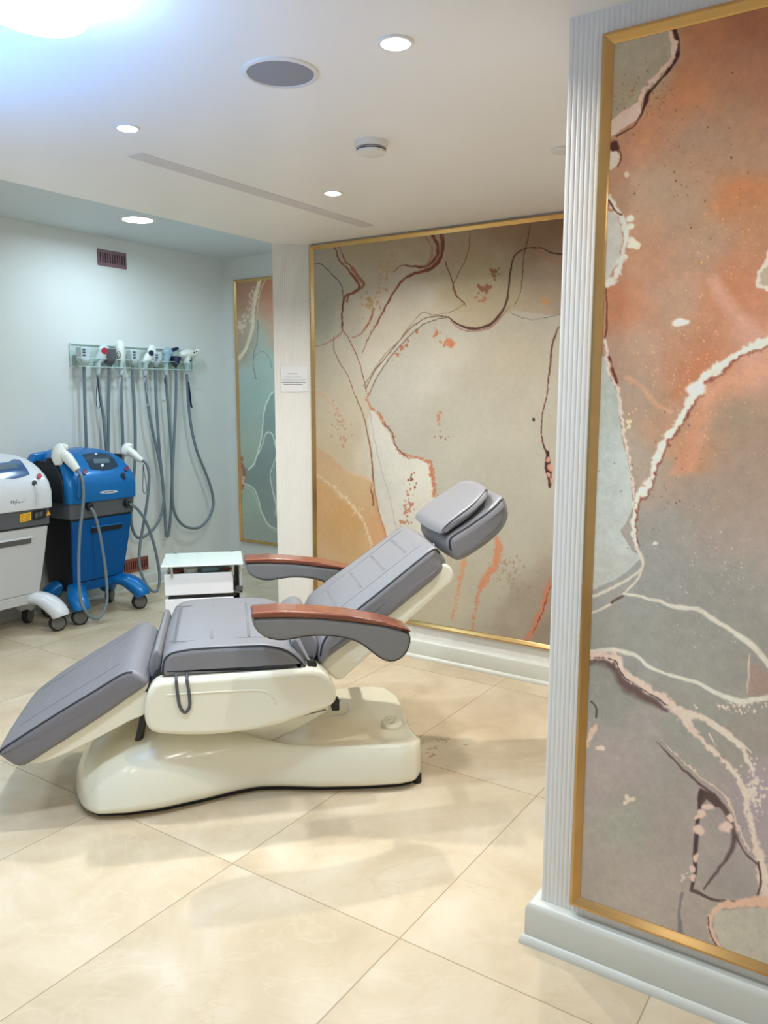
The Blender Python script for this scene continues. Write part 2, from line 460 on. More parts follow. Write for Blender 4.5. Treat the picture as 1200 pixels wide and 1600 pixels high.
class Art:
    def __init__(self, u, vs, zs, nsc):
        self.u = u; self.vs = vs; self.zs = zs
        V, Z = np.meshgrid(vs, zs, indexing='ij')
        X, Y = project_np(np.full_like(V, u), V, Z)
        self.shape = V.shape
        self.x0 = X.ravel(); self.y0 = Y.ravel()
        self.V = V.ravel()*nsc; self.Z = Z.ravel()*nsc
        self.jx = fbm(self.V*9, self.Z*9, 4, 3); self.jy = fbm(self.V*9+50, self.Z*9, 4, 5)
        self.fx = fbm(self.V*42, self.Z*42, 3, 23); self.fy = fbm(self.V*42+50, self.Z*42, 3, 29)
        self.gx = fbm(self.V*130, self.Z*130, 3, 53); self.gy = fbm(self.V*130+50, self.Z*130, 3, 59)
        self.C = np.zeros((self.x0.size, 3))
    def base(self, pts, p=3.2, jit=26):
        x = self.x0+self.jx*jit; y = self.y0+self.jy*jit
        w = 0; c = 0
        for px, py, col in pts:
            k = 1/(((x-px)**2+(y-py)**2)/900+.35)**(p/2)
            w = w+k; c = c+k[:, None]*np.array(col, float)
        self.C = c/w[:, None]
    def poly(self, pts, pal, jit=5, soft=0, op=1):
        x = self.x0+self.jx*jit+self.fx*jit*.5; y = self.y0+self.jy*jit+self.fy*jit*.5
        P = np.array(pts, float); ins = np.zeros(x.size, bool)
        for (ax, ay), (bx, by) in zip(P, np.roll(P, -1, 0)):
            c = ((ay > y) != (by > y))
            if ay != by:
                ins ^= c & (x < (bx-ax)*(y-ay)/(by-ay)+ax)
        idx = np.where(ins)[0]
        if isinstance(pal[0], (int, float)): cc = np.array(pal, float)[None]
        else:
            xx = self.x0[idx]+self.jx[idx]*30; yy = self.y0[idx]+self.jy[idx]*30; w = 0; cc = 0
            for px, py, col in pal:
                k = 1/(((xx-px)**2+(yy-py)**2)/900+.35)**1.6
                w = w+k; cc = cc+k[:, None]*np.array(col, float)
            cc = cc/w[:, None]
        if soft:
            d = self.dist(pts+[pts[0]], idx, x, y)
            a = np.clip(d/soft, 0, 1)[:, None]*op
        else: a = op
        self.C[idx] = self.C[idx]*(1-a)+cc*a
    def dist(self, pts, idx, x, y, wid=None):
        P = np.array(pts, float); X = x[idx]; Y = y[idx]
        best = np.full(X.size, 1e9); bw = np.ones(X.size); 
        for i in range(len(P)-1):
            a = P[i]; b = P[i+1]; d = b-a; L = d@d+1e-9
            t = np.clip(((X-a[0])*d[0]+(Y-a[1])*d[1])/L, 0, 1)
            q = np.hypot(X-a[0]-t*d[0], Y-a[1]-t*d[1])
            if wid is not None:
                w = wid[i]*(1-t)+wid[i+1]*t; qq = q/np.maximum(w, .05)
            else: qq = q
            best = np.minimum(best, qq)
        return best
    def vein(self, pts, w, col, jit=3, soft=.35, op=1, broken=0, off=(0, 0), seed=0, crust=0):
        pts = [(p[0]+off[0], p[1]+off[1]) for p in pts]
        sm = [tuple(v) for v in (catmull([(x, y, 0) for x, y in pts], 5))]
        sm = [(v[0], v[1]) for v in sm]
        if isinstance(w, (list, tuple)): ws = np.interp(np.linspace(0, 1, len(sm)), np.linspace(0, 1, len(w)), w)
        else: ws = np.full(len(sm), float(w))
        P = np.array(sm); mg = max(ws)*3+jit*2+4
        idx = np.where((self.x0 > P[:, 0].min()-mg) & (self.x0 < P[:, 0].max()+mg) & (self.y0 > P[:, 1].min()-mg) & (self.y0 < P[:, 1].max()+mg))[0]
        if not idx.size: return
        x = self.x0+self.jx*jit+self.fx*jit*.7; y = self.y0+self.jy*jit+self.fy*jit*.7
        if crust: x = x+self.gx*4.6; y = y+self.gy*4.6
        d = self.dist(sm, idx, x, y, ws/2)
        if crust: d = d+crust*1.25*(fbm(self.V[idx]*75, self.Z[idx]*75, 3, 71+seed))
        a = np.clip((1+soft-d)/(2*soft), 0, 1)*op
        if broken:
            nb = fbm(self.V[idx]*30, self.Z[idx]*30, 3, 91+seed)
            a = a*np.clip((nb+.55-broken)*4, 0, 1)
        self.C[idx] = self.C[idx]*(1-a[:, None])+np.array(col, float)*a[:, None]
    def blob(self, x, y, rx, ry, col, jit=3, soft=.2, op=1):
        X = self.x0+self.fx*jit*1.6; Y = self.y0+self.fy*jit*1.6
        d = np.hypot((X-x)/rx, (Y-y)/ry); a = np.clip((1+soft-d)/(2*soft), 0, 1)*op
        self.C = self.C*(1-a[:, None])+np.array(col, float)*a[:, None]
    def specks(self, cx, cy, rx, ry, n, r, col, op=1, seed=1, rot=0):
        rs = np.random.RandomState(seed)
        for _ in range(n):
            a, b = rs.normal(0, .5, 2)
            x = cx+rx*a*math.cos(rot)-ry*b*math.sin(rot); y = cy+rx*a*math.sin(rot)+ry*b*math.cos(rot)
            q = r*rs.uniform(.4, 1.4)
            idx = np.where((abs(self.x0-x) < q*3) & (abs(self.y0-y) < q*3))[0]
            if not idx.size: continue
            d = np.hypot((self.x0[idx]-x)/q, (self.y0[idx]-y)/(q*rs.uniform(.7, 1.5)))+self.fx[idx]*.5
            m = np.clip((1.2-d)/.4, 0, 1)[:, None]*op
            self.C[idx] = self.C[idx]*(1-m)+np.array(col, float)*m
    def mottle(self, amt):
        n = fbm(self.V*5, self.Z*5, 5, 41)+.7*fbm(self.V*60, self.Z*60, 2, 47)+.6*fbm(self.V*230, self.Z*230, 1, 61)
        self.C = self.C*(1+amt*n)[:, None]
    def build(self, name, parent, gain=1.0):
        C = np.clip(self.C*gain, 0, 255)/255
        Lc = np.where(C <= .04045, C/12.92, ((C+.055)/1.055)**2.4)
        n, m = self.shape
        V, Z = np.meshgrid(self.vs, self.zs, indexing='ij')
        W = ROOT[parent.name]; o = W.translation
        co = np.stack([np.full(V.size, self.u-o.x), V.ravel()-o.y, Z.ravel()-o.z], -1)
        i, j = np.meshgrid(np.arange(n-1), np.arange(m-1), indexing='ij')
        a = (i*m+j).ravel()
        f = np.stack([a, a+1, a+m+1, a+m], -1)
        # thin solid panel: the back sheet is a single quad 6 mm behind with edge strips
        back = np.array([[self.u-o.x+.006, v-o.y, z-o.z] for v in (self.vs[0], self.vs[-1]) for z in (self.zs[0], self.zs[-1])])
        K = co.shape[0]
        me = bpy.data.meshes.new(name)
        faces = f.tolist()
        faces.append([K, K+2, K+3, K+1])
        faces.append([j for j in range(m)]+[K+1, K])
        faces.append([(n-1)*m+j for j in range(m-1, -1, -1)]+[K+2, K+3])
        faces.append([i*m for i in range(n-1, -1, -1)]+[K, K+2])
        faces.append([i*m+m-1 for i in range(n)]+[K+3, K+1])
        me.from_pydata(np.vstack([co, back]).tolist(), [], faces)
        at = me.color_attributes.new('ink', 'FLOAT_COLOR', 'POINT')
        full = np.ones((K+4, 4)); full[:K, :3] = Lc; full[K:, :3] = .4
        at.data.foreach_set('color', full.ravel())
        me.materials.append(MATS['ink_art'])
        ob = bpy.data.objects.new(name, me); COL.objects.link(ob); ob.parent = parent
        ROOT[ob.name] = W
        return ob

def frame_bar(parent, u, p, q, wdir, name='frame_bar', w=.024, h=.017):
    """one mitred gilt moulding bar on the plane x=u from p to q (v,z); wdir = inward (v,z)"""
    prof = [(0, 0), (0, h*.75), (.003, h), (.008, h), (w-.003, h*.45), (w, h*.3), (w, 0)]
    p = Vector(p); q = Vector(q); d = (q-p).normalized(); i = Vector(wdir)
    rings = []
    for base, sg in ((p, 1), (q, -1)):
        rings.append([(u-hh, base.x+i.x*x+d.x*sg*x, base.y+i.y*x+d.y*sg*x) for x, hh in prof])
    b = bm_new(); loft(b, rings)
    return obj(name, b, 'gold', parent, smooth=False)

def mural(name, label, u, v0, v1, z0, z1, art, gain):
    t = thing(name, label, 'wall mural', (u, (v0+v1)/2, z0))
    art.build('mural_panel', t, gain)
    frame_bar(t, u+.004, (v0, z0), (v1, z0), (0, 1)); frame_bar(t, u+.004, (v0, z1), (v1, z1), (0, -1))
    frame_bar(t, u+.004, (v0, z0), (v0, z1), (1, 0)); frame_bar(t, u+.004, (v1, z0), (v1, z1), (-1, 0))
    return t

# ---- back mural
u_ = UB-.008
A = Art(u_, np.linspace(.96, 2.85, 480), np.linspace(.19, 2.2, 540), 1.0)
A.base([(510,430,(190,185,168)),(510,500,(178,178,162)),(560,380,(197,178,144)),(600,400,(200,180,145)),(640,380,(192,172,138)),(660,350,(186,162,132)),(720,380,(186,158,124)),(780,370,(170,136,102)),(840,370,(162,128,95)),(870,350,(156,120,88)),(760,440,(196,179,142)),(800,460,(192,176,140)),(720,450,(199,182,148)),(845,440,(184,160,136)),(830,480,(188,170,146)),(560,470,(206,192,170)),(600,500,(223,214,193)),(640,450,(216,203,184)),(580,560,(226,217,198)),(540,560,(212,203,182)),(510,580,(202,192,168)),(520,640,(215,202,175)),(540,700,(215,196,164)),(515,740,(222,192,153)),(600,700,(232,226,210)),(640,760,(235,230,213)),(700,560,(198,191,173)),(900,500,(170,150,130)),(660,480,(220,210,190))])
gpal = [(650,600,(208,203,188)),(700,650,(192,187,168)),(760,600,(191,183,165)),(800,560,(193,182,160)),(830,640,(197,188,168)),(760,720,(197,190,171)),(840,760,(199,192,174)),(720,720,(201,197,178)),(800,850,(200,192,172)),(750,930,(199,190,168)),(700,940,(206,195,170)),(830,950,(180,166,148)),(860,985,(164,150,135)),(680,970,(206,196,168)),(700,540,(202,195,178)),(620,610,(205,200,186))]
A.poly([(575,630),(577,612),(587,590),(610,552),(630,530),(660,505),(690,497),(705,498),(730,511),(760,510),(785,494),(800,484),(870,492),(1000,510),(1000,1060),(600,1000),(640,900),(700,860),(678,770),(675,760),(672,720),(655,717),(632,713),(618,698),(608,680),(597,660),(585,642)], gpal, jit=3)
A.poly([(578,640),(597,662),(610,685),(630,714),(672,720),(675,770),(700,810),(650,850),(620,870),(606,850),(592,800),(586,760),(583,700),(576,655)], [(600,680,(232,228,214)),(640,760,(236,232,216)),(620,820,(230,224,208)),(590,760,(222,216,202))], jit=3)
A.poly([(485,690),(520,715),(545,740),(565,745),(580,752),(590,800),(603,845),(610,900),(485,930)], [(500,710,(220,184,142)),(560,760,(222,188,142)),(590,830,(226,176,126))], jit=4)
A.poly([(485,738),(520,765),(550,790),(570,820),(585,850),(600,900),(485,930)], [(500,800,(222,176,122)),(540,820,(220,172,112)),(560,860,(224,184,134)),(500,860,(224,186,142))], jit=4, soft=6)
for k, (dx, dy) in enumerate(((0, 0), (9, -3))):
    A.vein([(520,380),(530,405),(545,422),(557,437),(561,447),(555,455),(540,464),(536,475)], [1.5, 2.5, 4, 3.5, 3], (128,66,46) if k == 0 else (150,100,75), 3, off=(dx*.7 if k else 0, dy), op=.9)
A.vein([(536,470),(535,500),(535,517)], 2.4, (120,60,42), 2)
A.vein([(548,418),(556,428),(560,440)], 4, (176,104,80), 3, op=.7)
A.vein([(490,412),(503,413),(515,425),(530,442),(535,455),(536,475)], 1.2, (92,84,70), 1.5)
A.vein([(536,515),(525,528),(505,538),(490,541)], [2.5, 2, 1.2], (180,132,102), 2, op=.8)
A.vein([(537,517),(545,530),(555,550),(563,570),(568,590),(573,612)], 1.3, (150,98,68), 1.5)
A.vein([(522,525),(521,545),(530,565),(545,590),(556,620),(568,650),(575,680),(580,710),(583,740),(586,770),(592,800),(600,830),(606,860)], [1.2, 1.2, 1.2, 1.6, 2, 2.4, 2.2, 2], (146,102,66), 1.5)
A.vein([(582,745),(585,770),(590,800),(598,830),(604,860)], [2, 5, 7, 7], (226,170,126), 3, op=.7)
A.vein([(580,755),(582,775),(583,790)], 2.2, (130,84,40), 2, broken=.2)
A.vein([(686,358),(690,385),(685,405),(672,420),(650,427),(630,437),(615,455),(605,475),(595,490),(588,505),(575,530),(565,552)], [4, 4, 4, 5, 4, 3, 3, 3, 2, 1.4, 1.2], (140,72,48), 3)
A.vein([(672,360),(684,385),(678,405),(668,415),(655,418),(640,416),(628,415),(615,425)], [4, 5, 4, 3, 1.5, 1.2], (116,56,36), 3, op=.85)
A.vein([(664,365),(674,385),(672,405),(662,418)], 3, (168,112,82), 4, op=.6)
A.vein([(692,365),(692,390),(684,412),(670,424)], 2, (90,44,30), 2, op=.8)
A.vein([(585,483),(576,505),(565,520),(550,527)], [3, 2, 1.2], (176,98,68), 2, op=.85)
A.vein([(700,495),(712,505),(730,512),(745,513),(765,508),(780,493),(790,475),(795,450),(797,430),(802,405),(812,393),(822,388),(845,387),(860,395),(880,398)], [1.5, 3, 4, 4, 4, 3.5, 3, 2.6, 2.4, 2, 1.4, 1.5, 2, 2], (84,42,28), 1.5)
A.vein([(703,502),(722,515),(745,517),(768,511),(785,493),(797,478)], [1, 1.6, 2, 1.6, 1], (150,84,60), 1.5, op=.8)
A.vein([(830,390),(850,402),(865,409),(880,408)], [1, 3, 4], (205,136,104), 2, op=.7)
A.vein([(572,607),(585,580),(605,555),(625,530),(645,510),(665,497),(690,494),(705,498)], 1.5, (112,82,62), 1.5)
A.vein([(577,617),(590,588),(612,555),(640,525),(665,505),(690,497),(702,496)], 1.3, (100,78,62), 1.5)
A.vein([(568,603),(600,555),(620,535),(640,510),(655,492),(662,488),(680,492),(710,485),(724,475)], 1, (150,118,92), 1.5)
A.vein([(733,355),(734,380),(728,405),(715,430),(708,445),(712,460),(724,472),(728,478)], 1.4, (140,96,64), 2)
A.vein([(695,408),(703,430),(710,450),(716,464),(726,473)], 1.7, (120,76,50), 2)
A.vein([(830,342),(825,375),(818,400),(816,430),(812,460),(803,478)], [1.4, 1.4, 1.2, .8], (104,72,50), 1.5)
A.vein([(798,488),(815,496),(840,498),(878,490)], 1.1, (130,124,112), 1.5)
A.vein([(873,510),(863,535),(860,560),(858,590),(857,610),(850,635),(846,660),(848,690),(855,710),(857,735),(860,760)], [2, 3, 2.5, 2, 2, 2, 2, 3, 6, 5], (96,50,38), 2)
A.vein([(856,705),(858,730),(860,755)], [4, 9, 6], (62,28, 24), 3)
for x, y, r in ((857,718,3), (860,730,4), (857,742,3), (861,750,3)): A.blob(x, y, r, r*1.4, (226,160,140), 2)
A.vein([(577,612),(574,625),(578,637),(590,645),(600,662),(612,678),(618,695),(632,713),(645,715),(660,717),(672,722),(676,745),(680,775)], [1.5, 2, 3, 3, 3, 3, 2, 3, 5, 5, 5, 6], (206,134,98), 3, crust=.5)
A.vein([(600,662),(612,678),(618,695),(632,713)], 1.4, (110,90,76), 2)
A.vein([(775,843),(778,865),(773,885),(760,900),(748,920),(742,950),(740,990)], [10, 11, 13, 11, 7, 3, 3], (222,152,114), 5, crust=.5)
A.vein([(725,875),(718,910),(712,940),(708,970)], [9, 6, 3, 3], (224,164,122), 4, crust=.5)
A.vein([(868,895),(857,920),(850,945),(840,970),(830,990),(818,1005)], [6, 8, 10, 9, 9], (214,142,110), 4, crust=.6)
A.vein([(866,905),(858,925),(852,945),(842,970),(833,990)], 1.4, (120,66,48), 4, broken=.1)
A.vein([(490,740),(515,757),(530,770),(545,785),(558,800),(567,815),(575,835),(584,855)], [2, 2.5, 3, 4, 3, 3, 3], (242,218,176), 4, crust=.7)
A.vein([(492,610),(510,624),(525,640),(540,660)], [8, 6, 3], (228,180,150), 5, op=.5)
A.vein([(545,738),(560,745),(575,746),(583,765)], [5, 4, 3], (236,190,150), 4, op=.7)
A.vein([(577,640),(588,700),(598,740),(612,790),(620,830)], 1, (176,168,158), 2, op=.8)
A.specks(645, 752, 6, 14, 16, 1.6, (150,92,70), seed=3)
A.specks(638, 790, 9, 28, 34, 1.5, (204,140,112), seed=4)
A.specks(632, 818, 9, 12, 16, 1.4, (200,150,118), seed=5)
A.blob(682, 521, 4, 6, (206,126,88), 4); A.blob(703, 536, 6, 6, (212,136,96), 4); A.specks(695, 536, 8, 6, 12, 1.6, (200,130,92), seed=6)
A.specks(592, 455, 14, 50, 50, 1.6, (200,154,120), op=.7, seed=8, rot=.35)
A.specks(575, 470, 8, 12, 12, 2.4, (196,160,110), op=.7, seed=9)
A.specks(772, 425, 10, 10, 22, 1.8, (150,106,72), seed=10); A.specks(756, 452, 10, 9, 22, 2, (158,104,74), seed=11); A.specks(752, 470, 12, 5, 10, 1.8, (190,130,98), seed=12)
A.specks(686, 652, 4, 10, 14, 1.8, (200,140,116), seed=13); A.specks(690, 682, 14, 8, 10, 1.1, (160,120,100), seed=14)
A.specks(533, 665, 16, 30, 50, 1.5, (206,152,128), op=.7, seed=15, rot=-.3)
A.specks(795, 895, 28, 30, 70, 1.6, (176,146,122), op=.6, seed=16)
A.specks(628, 545, 26, 6, 26, 1.5, (194,124,94), seed=17, rot=-.9)
A.specks(850, 470, 8, 8, 16, 2.6, (206,160,104), op=.6, seed=18)
A.specks(560, 800, 10, 10, 16, 1.6, (242,216,170), seed=19)
A.specks(833, 655, 2, 2, 1, 1.6, (60,50,46), seed=20)
A.mottle(.035)
mural('marbled_mural', 'large gilt-framed beige and grey ink-swirl mural behind the reclining chair, on the back wall', u_, .94, 2.865, .175, 2.213, A, .875)

# ---- right mural
u_ = UW-.008
vs = np.concatenate([np.linspace(-.62, .16, 80)[:-1], np.linspace(.16, .615, 240)])
A = Art(u_, vs, np.linspace(.155, 2.15, 1000), 1.0)
A.base([(975,80,(168,150,126)),(1000,130,(164,146,120)),(1100,60,(168,110,76)),(1180,40,(152,98,70)),(1060,150,(184,122,84)),(1180,120,(170,118,90)),(1000,230,(178,124,92)),(1100,220,(166,132,108)),(1180,230,(166,128,104)),(1050,300,(166,138,114)),(1150,310,(186,124,84)),(1100,380,(171,138,114)),(1000,420,(174,128,100)),(960,480,(180,122,90)),(1060,470,(174,138,114)),(1150,470,(184,124,92)),(1180,480,(190,130,102)),(1000,560,(171,138,116)),(1060,580,(178,128,100)),(1100,560,(182,124,94)),(990,640,(168,142,122)),(1180,570,(200,154,136)),(1070,700,(184,134,102)),(1150,650,(156,134,114)),(1180,730,(161,138,122)),(1000,720,(168,150,132)),(1100,770,(161,143,129)),(1050,830,(156,147,138)),(1150,830,(164,147,136)),(1000,900,(152,148,142)),(1050,920,(153,148,141)),(1150,900,(158,150,141)),(1000,980,(152,148,139)),(1100,1000,(152,148,139)),(1180,970,(150,144,135)),(960,1080,(148,143,134)),(1000,1130,(162,151,144)),(1070,1130,(152,148,138)),(1150,1180,(152,143,132)),(960,1200,(164,149,142)),(1000,1280,(156,151,138)),(960,1350,(166,153,141)),(1050,1300,(166,151,143)),(1000,1420,(169,155,144)),(1070,1400,(165,151,141)),(1120,1370,(156,145,138)),(1190,1250,(164,147,149)),(1300,600,(170,140,118)),(1300,1000,(155,148,138)),(1400,1300,(165,152,142)),(1300,200,(165,115,82))], jit=40)
A.poly([(940,40),(1047,40),(1052,80),(1048,95),(1030,112),(1015,130),(1005,150),(990,165),(950,190)], [(975,80,(168,152,128)),(1020,90,(166,150,126)),(975,150,(164,144,116))], jit=4)
A.poly([(930,325),(962,332),(972,355),(972,380),(965,410),(948,445),(930,445)], (192,184,170), jit=4)
A.poly([(915,550),(945,560),(955,595),(966,620),(972,680),(980,720),(985,760),(988,790),(978,815),(968,830),(985,860),(1000,872),(985,890),(960,908),(900,930)], [(950,640,(178,178,166)),(960,740,(188,190,182)),(960,850,(186,186,178)),(940,890,(180,176,166))], jit=4)
# soft orange and pink blooms
A.vein([(1052,70),(1040,120),(1020,160),(985,210)], [14, 30, 30, 14], (182,116,78), 10, soft=.9, op=.35, off=(18, 6))
A.vein([(1230,560),(1150,590),(1115,605),(1098,640),(1090,690),(1070,722),(1052,740)], [40, 34, 26, 22, 26, 22, 12], (206,150,122), 12, soft=.8, op=.75)
A.vein([(1065,730),(1080,690),(1095,640)], [16, 22, 14], (190,128,94), 12, soft=.9, op=.4)
A.vein([(1115,445),(1140,485),(1165,510),(1190,525)], [16, 20, 22, 18], (206,158,138), 10, soft=.8, op=.7)
A.vein([(975,590),(1000,605),(1025,630),(1050,642)], [6, 7, 8, 5], (202,154,122), 6, soft=.8, op=.7)
A.vein([(1100,560),(1080,585),(1062,620)], [20, 24, 16], (186,112,76), 12, soft=.9, op=.5)
A.vein([(1145,300),(1180,300),(1220,310)], [14, 20, 20], (190,124,82), 10, soft=.9, op=.35)
A.vein([(955,455),(965,475),(955,500)], [12, 22, 12], (186,114,78), 8, soft=.9, op=.6)
A.specks(1080, 600, 120, 110, 260, 1.0, (222,176,130), op=.6, seed=21); A.specks(1120, 380, 90, 90, 130, .9, (226,176,120), op=.6, seed=22)
A.specks(1020, 160, 50, 60, 120, 1.4, (140,84,52), op=.5, seed=23); A.specks(1080, 250, 90, 130, 40, 1.0, (70,44,36), op=.8, seed=24)
A.specks(1110, 900, 80, 110, 150, .9, (206,198,186), op=.6, seed=25); A.specks(1030, 760, 90, 120, 60, .9, (80,66,58), op=.7, seed=26)
# first crust, top left
A.vein([(1050,45),(1054,75),(1052,92),(1037,114),(1022,131),(1011,146),(1007,162),(1000,180),(992,196),(976,205),(960,212)], [6, 8, 5, 3, 4, 7, 3, 2, 2, 3], (66,34,26), 4, off=(3, 1))
A.vein([(1047,50),(1051,75),(1049,92),(1033,112),(1017,130),(1006,145),(1003,160)], [4, 8, 7, 5, 6, 5, 6], (216,178,158), 4, crust=.4)
A.poly([(945,195),(975,176),(1003,158),(1004,175),(997,192),(975,203),(945,218)], (214,178,158), jit=7)
A.blob(962, 228, 8, 9, (74,38,30), 4); A.poly([(940,236),(964,236),(969,246),(966,257),(955,266),(940,266)], (214,184,164), jit=3)
A.vein([(969,236),(971,248),(966,260)], 2, (90,48,36), 2)
A.blob(978, 273, 4, 5, (220,190,165), 3)
# pale crust with buds
A.vein([(953,305),(958,322),(972,338),(978,358),(977,385),(970,405),(964,430),(950,447)], [7, 8, 7, 9, 9, 7, 10, 10], (222,202,188), 4, crust=.5)
A.vein([(952,312),(960,328),(972,335)], 3, (110,56,42), 4, broken=.1)
for x, y, r in ((985,341,6), (984,354,5), (988,376,7), (994,384,7), (985,386,4), (978,402,4)): A.blob(x, y, r, r, (222,200,180), 3)
A.blob(1065, 504, 13, 7, (226,214,200), 4)
A.vein([(948,452),(947,500),(945,545)], 2.5, (110,56,40), 3, broken=.15)
A.vein([(945,532),(946,548),(950,572),(957,592),(966,610),(970,640),(975,670),(980,700),(984,735),(990,778)], [5, 6, 5, 3, 4, 5, 4, 4, 3, 3], (216,192,176), 4, crust=.5)
A.vein([(950,560),(957,580),(963,598)], 4, (108,48,36), 4, broken=.05)
A.specks(981, 660, 6, 10, 10, 2, (222,196,160), seed=27)
# main white river
RV = [(1260,520),(1200,533),(1180,540),(1160,548),(1145,556),(1125,572),(1110,583),(1095,594),(1086,608),(1078,626),(1072,642),(1060,660),(1045,678),(1035,696),(1026,716),(1019,736),(1012,756),(1004,768),(996,776),(991,790),(990,806),(988,822),(990,840),(993,860)]
A.vein(RV, [20, 19, 16, 13, 10, 16, 15, 12, 18, 11, 9, 12, 13, 12, 12, 8, 14, 16, 10, 8, 9, 8, 7, 5], (122,60,46), 4, crust=.4, off=(1.5, 1.5))
A.vein(RV, [17, 16, 14, 11, 7, 14, 13, 9, 16, 9, 7, 10, 11, 10, 10, 6, 12, 14, 8, 7, 8, 7, 6, 4], (228,210,195), 4, crust=.6)
A.blob(1088, 608, 15, 9, (230,214,200), 4)
A.vein([(993,856),(1000,872),(1003,885),(990,900),(965,915),(945,924),(915,936)], [5, 6, 5, 4, 4, 5, 4], (204,192,174), 4)
A.vein([(1002,890),(995,908),(982,920),(970,932),(950,946),(918,962)], [3, 4, 3, 3, 4, 4], (206,190,174), 3)
A.vein([(972,932),(955,942)], 4, (96,76,70), 3)
A.vein([(972,928),(1000,933),(1030,940),(1060,948),(1085,951),(1110,965),(1130,978),(1150,990),(1170,1003),(1185,1018),(1200,1036),(1240,1080)], [3, 4, 5, 6, 6, 7, 7, 8, 9, 9, 9, 9], (212,202,187), 4)
A.vein([(921,1017),(945,1014),(970,1017),(995,1025),(1015,1040),(1040,1050),(1070,1058),(1100,1070),(1125,1083),(1150,1093),(1175,1092),(1240,1080)], [6, 5, 7, 6, 5, 5, 6, 7, 7, 9, 8, 10], (212,203,190), 4)
A.vein([(1170,1003),(1170,1040),(1168,1080)], 3, (200,178,164), 4, broken=.1); A.poly([(1172,1025),(1210,1050),(1210,1085),(1165,1088)], (158,134,122), jit=6, soft=8)
DK = [(915,1028),(945,1026),(965,1034),(973,1050),(985,1062),(1005,1076),(1025,1092),(1045,1106)]
A.vein(DK, [8, 10, 14, 16, 18, 16, 12, 4], (92,68,64), 8, soft=.7, op=.8, off=(-4, 7))
PK = [(915,1024),(945,1023),(965,1030),(973,1045),(985,1058),(1005,1070),(1025,1085),(1045,1100),(1065,1117),(1076,1132),(1090,1150),(1110,1170),(1130,1190),(1145,1205),(1160,1228),(1168,1255),(1172,1285),(1178,1310),(1188,1345),(1196,1400)]
A.vein(PK, [14, 14, 13, 11, 11, 11, 12, 14, 17, 14, 8, 7, 7, 9, 8, 9, 9, 9, 14, 18], (222,192,176), 4, crust=.5)
A.vein(PK[:8], 1.6, (76,50,46), 6, broken=.25, off=(-2, 4))
A.vein([(1070,1114),(1100,1122),(1125,1138),(1145,1155),(1160,1172),(1168,1190),(1173,1202)], [10, 10, 9, 8, 6, 6, 8], (222,196,180), 4, crust=.5)
A.vein([(1140,1150),(1158,1160),(1172,1178)], 2, (210,190,178), 3)
A.vein([(1108,1145),(1115,1160),(1128,1175)], 2.5, (216,192,178), 3, broken=.15)
A.specks(1180, 1240, 20, 50, 90, 2.2, (214,196,184), op=.8, seed=28); A.specks(1150, 1105, 50, 12, 50, 1.6, (214,196,180), seed=29)
A.poly([(990,1100),(1010,1110),(1035,1150),(1030,1165),(1000,1130)], (170,162,156), jit=8, soft=10, op=.5)
A.vein([(1025,1160),(1050,1185),(1070,1205),(1095,1228),(1115,1242),(1130,1260),(1140,1280),(1148,1300),(1160,1325),(1182,1348)], [1, 3, 4, 4, 5, 6, 7, 4, 3, 3], (96,76,74), 4, op=.9)
A.vein([(1030,1160),(1055,1185),(1075,1203),(1100,1226),(1122,1240),(1136,1258),(1146,1284),(1152,1304),(1166,1328)], [2, 2, 2, 2, 3, 4, 5, 4, 4], (206,182,168), 3, crust=.4, off=(4, -3))
A.poly([(1090,1232),(1118,1240),(1132,1258),(1120,1262),(1104,1250),(1094,1264)], (88,70,68), jit=6, soft=3)
A.vein([(1094,1238),(1093,1262),(1089,1300),(1086,1330),(1084,1360),(1079,1390)], [8, 6, 7, 6, 6, 6], (78,62,62), 4)
A.vein([(1079,1390),(1095,1397),(1120,1407),(1160,1406)], [7, 5, 4, 3], (92,76,74), 4)
A.vein([(1128,1258),(1138,1278),(1148,1308),(1133,1342),(1112,1370),(1098,1388)], [7, 8, 9, 5, 4, 3], (98,80,78), 4, soft=.6)
A.vein([(1184,1345),(1189,1375),(1182,1400)], 3, (90,66,62), 3)
for x, y, rx, ry in ((1107,1260,10,6), (1096,1273,7,8), (1093,1298,8,9), (1135,1294,12,9), (1139,1278,6,6), (1081,1358,5,6), (1083,1372,5,6), (1088,1340,3,6), (1090,1278,4,4)): A.blob(x, y, rx, ry, (224,186,172), 4)
A.poly([(1116,1425),(1160,1418),(1260,1420),(1300,1560),(1128,1482),(1116,1450)], (182,173,156), jit=5)
A.vein([(1260,1408),(1200,1408),(1170,1408),(1140,1412),(1118,1421),(1110,1436),(1112,1455),(1122,1478),(1128,1490)], [16, 16, 16, 13, 10, 7, 7, 6, 6], (216,174,150), 4, crust=.4)
A.vein([(1107,1432),(1109,1456),(1119,1478)], 1.8, (96,70,60), 3)
A.vein([(1066,1395),(1062,1430),(1063,1457)], [3, 4, 6], (110,104,112), 4, soft=.7, op=.8)
A.vein([(922,1095),(930,1105),(930,1120)], 3, (84,74,70), 3); A.vein([(930,1135),(922,1150),(917,1165)], [7, 9, 7], (214,178,158), 5, crust=.6)
A.blob(940, 1169, 8, 4, (220,192,172), 3); A.specks(982, 1248, 8, 8, 6, 3, (214,196,178), seed=30)
A.specks(1024, 850, 4, 6, 10, 1.6, (208,204,196), seed=31); A.specks(1070, 1368, 14, 8, 8, 1.8, (206,190,176), seed=32)
A.poly([(1204,390),(1195,412),(1183,432),(1190,450),(1260,460),(1260,380)], (178,162,140), jit=4)
A.vein([(1208,380),(1196,410),(1184,432),(1186,446),(1200,452),(1240,458)], [4, 5, 6, 7, 6, 6], (222,202,186), 5, crust=.5)
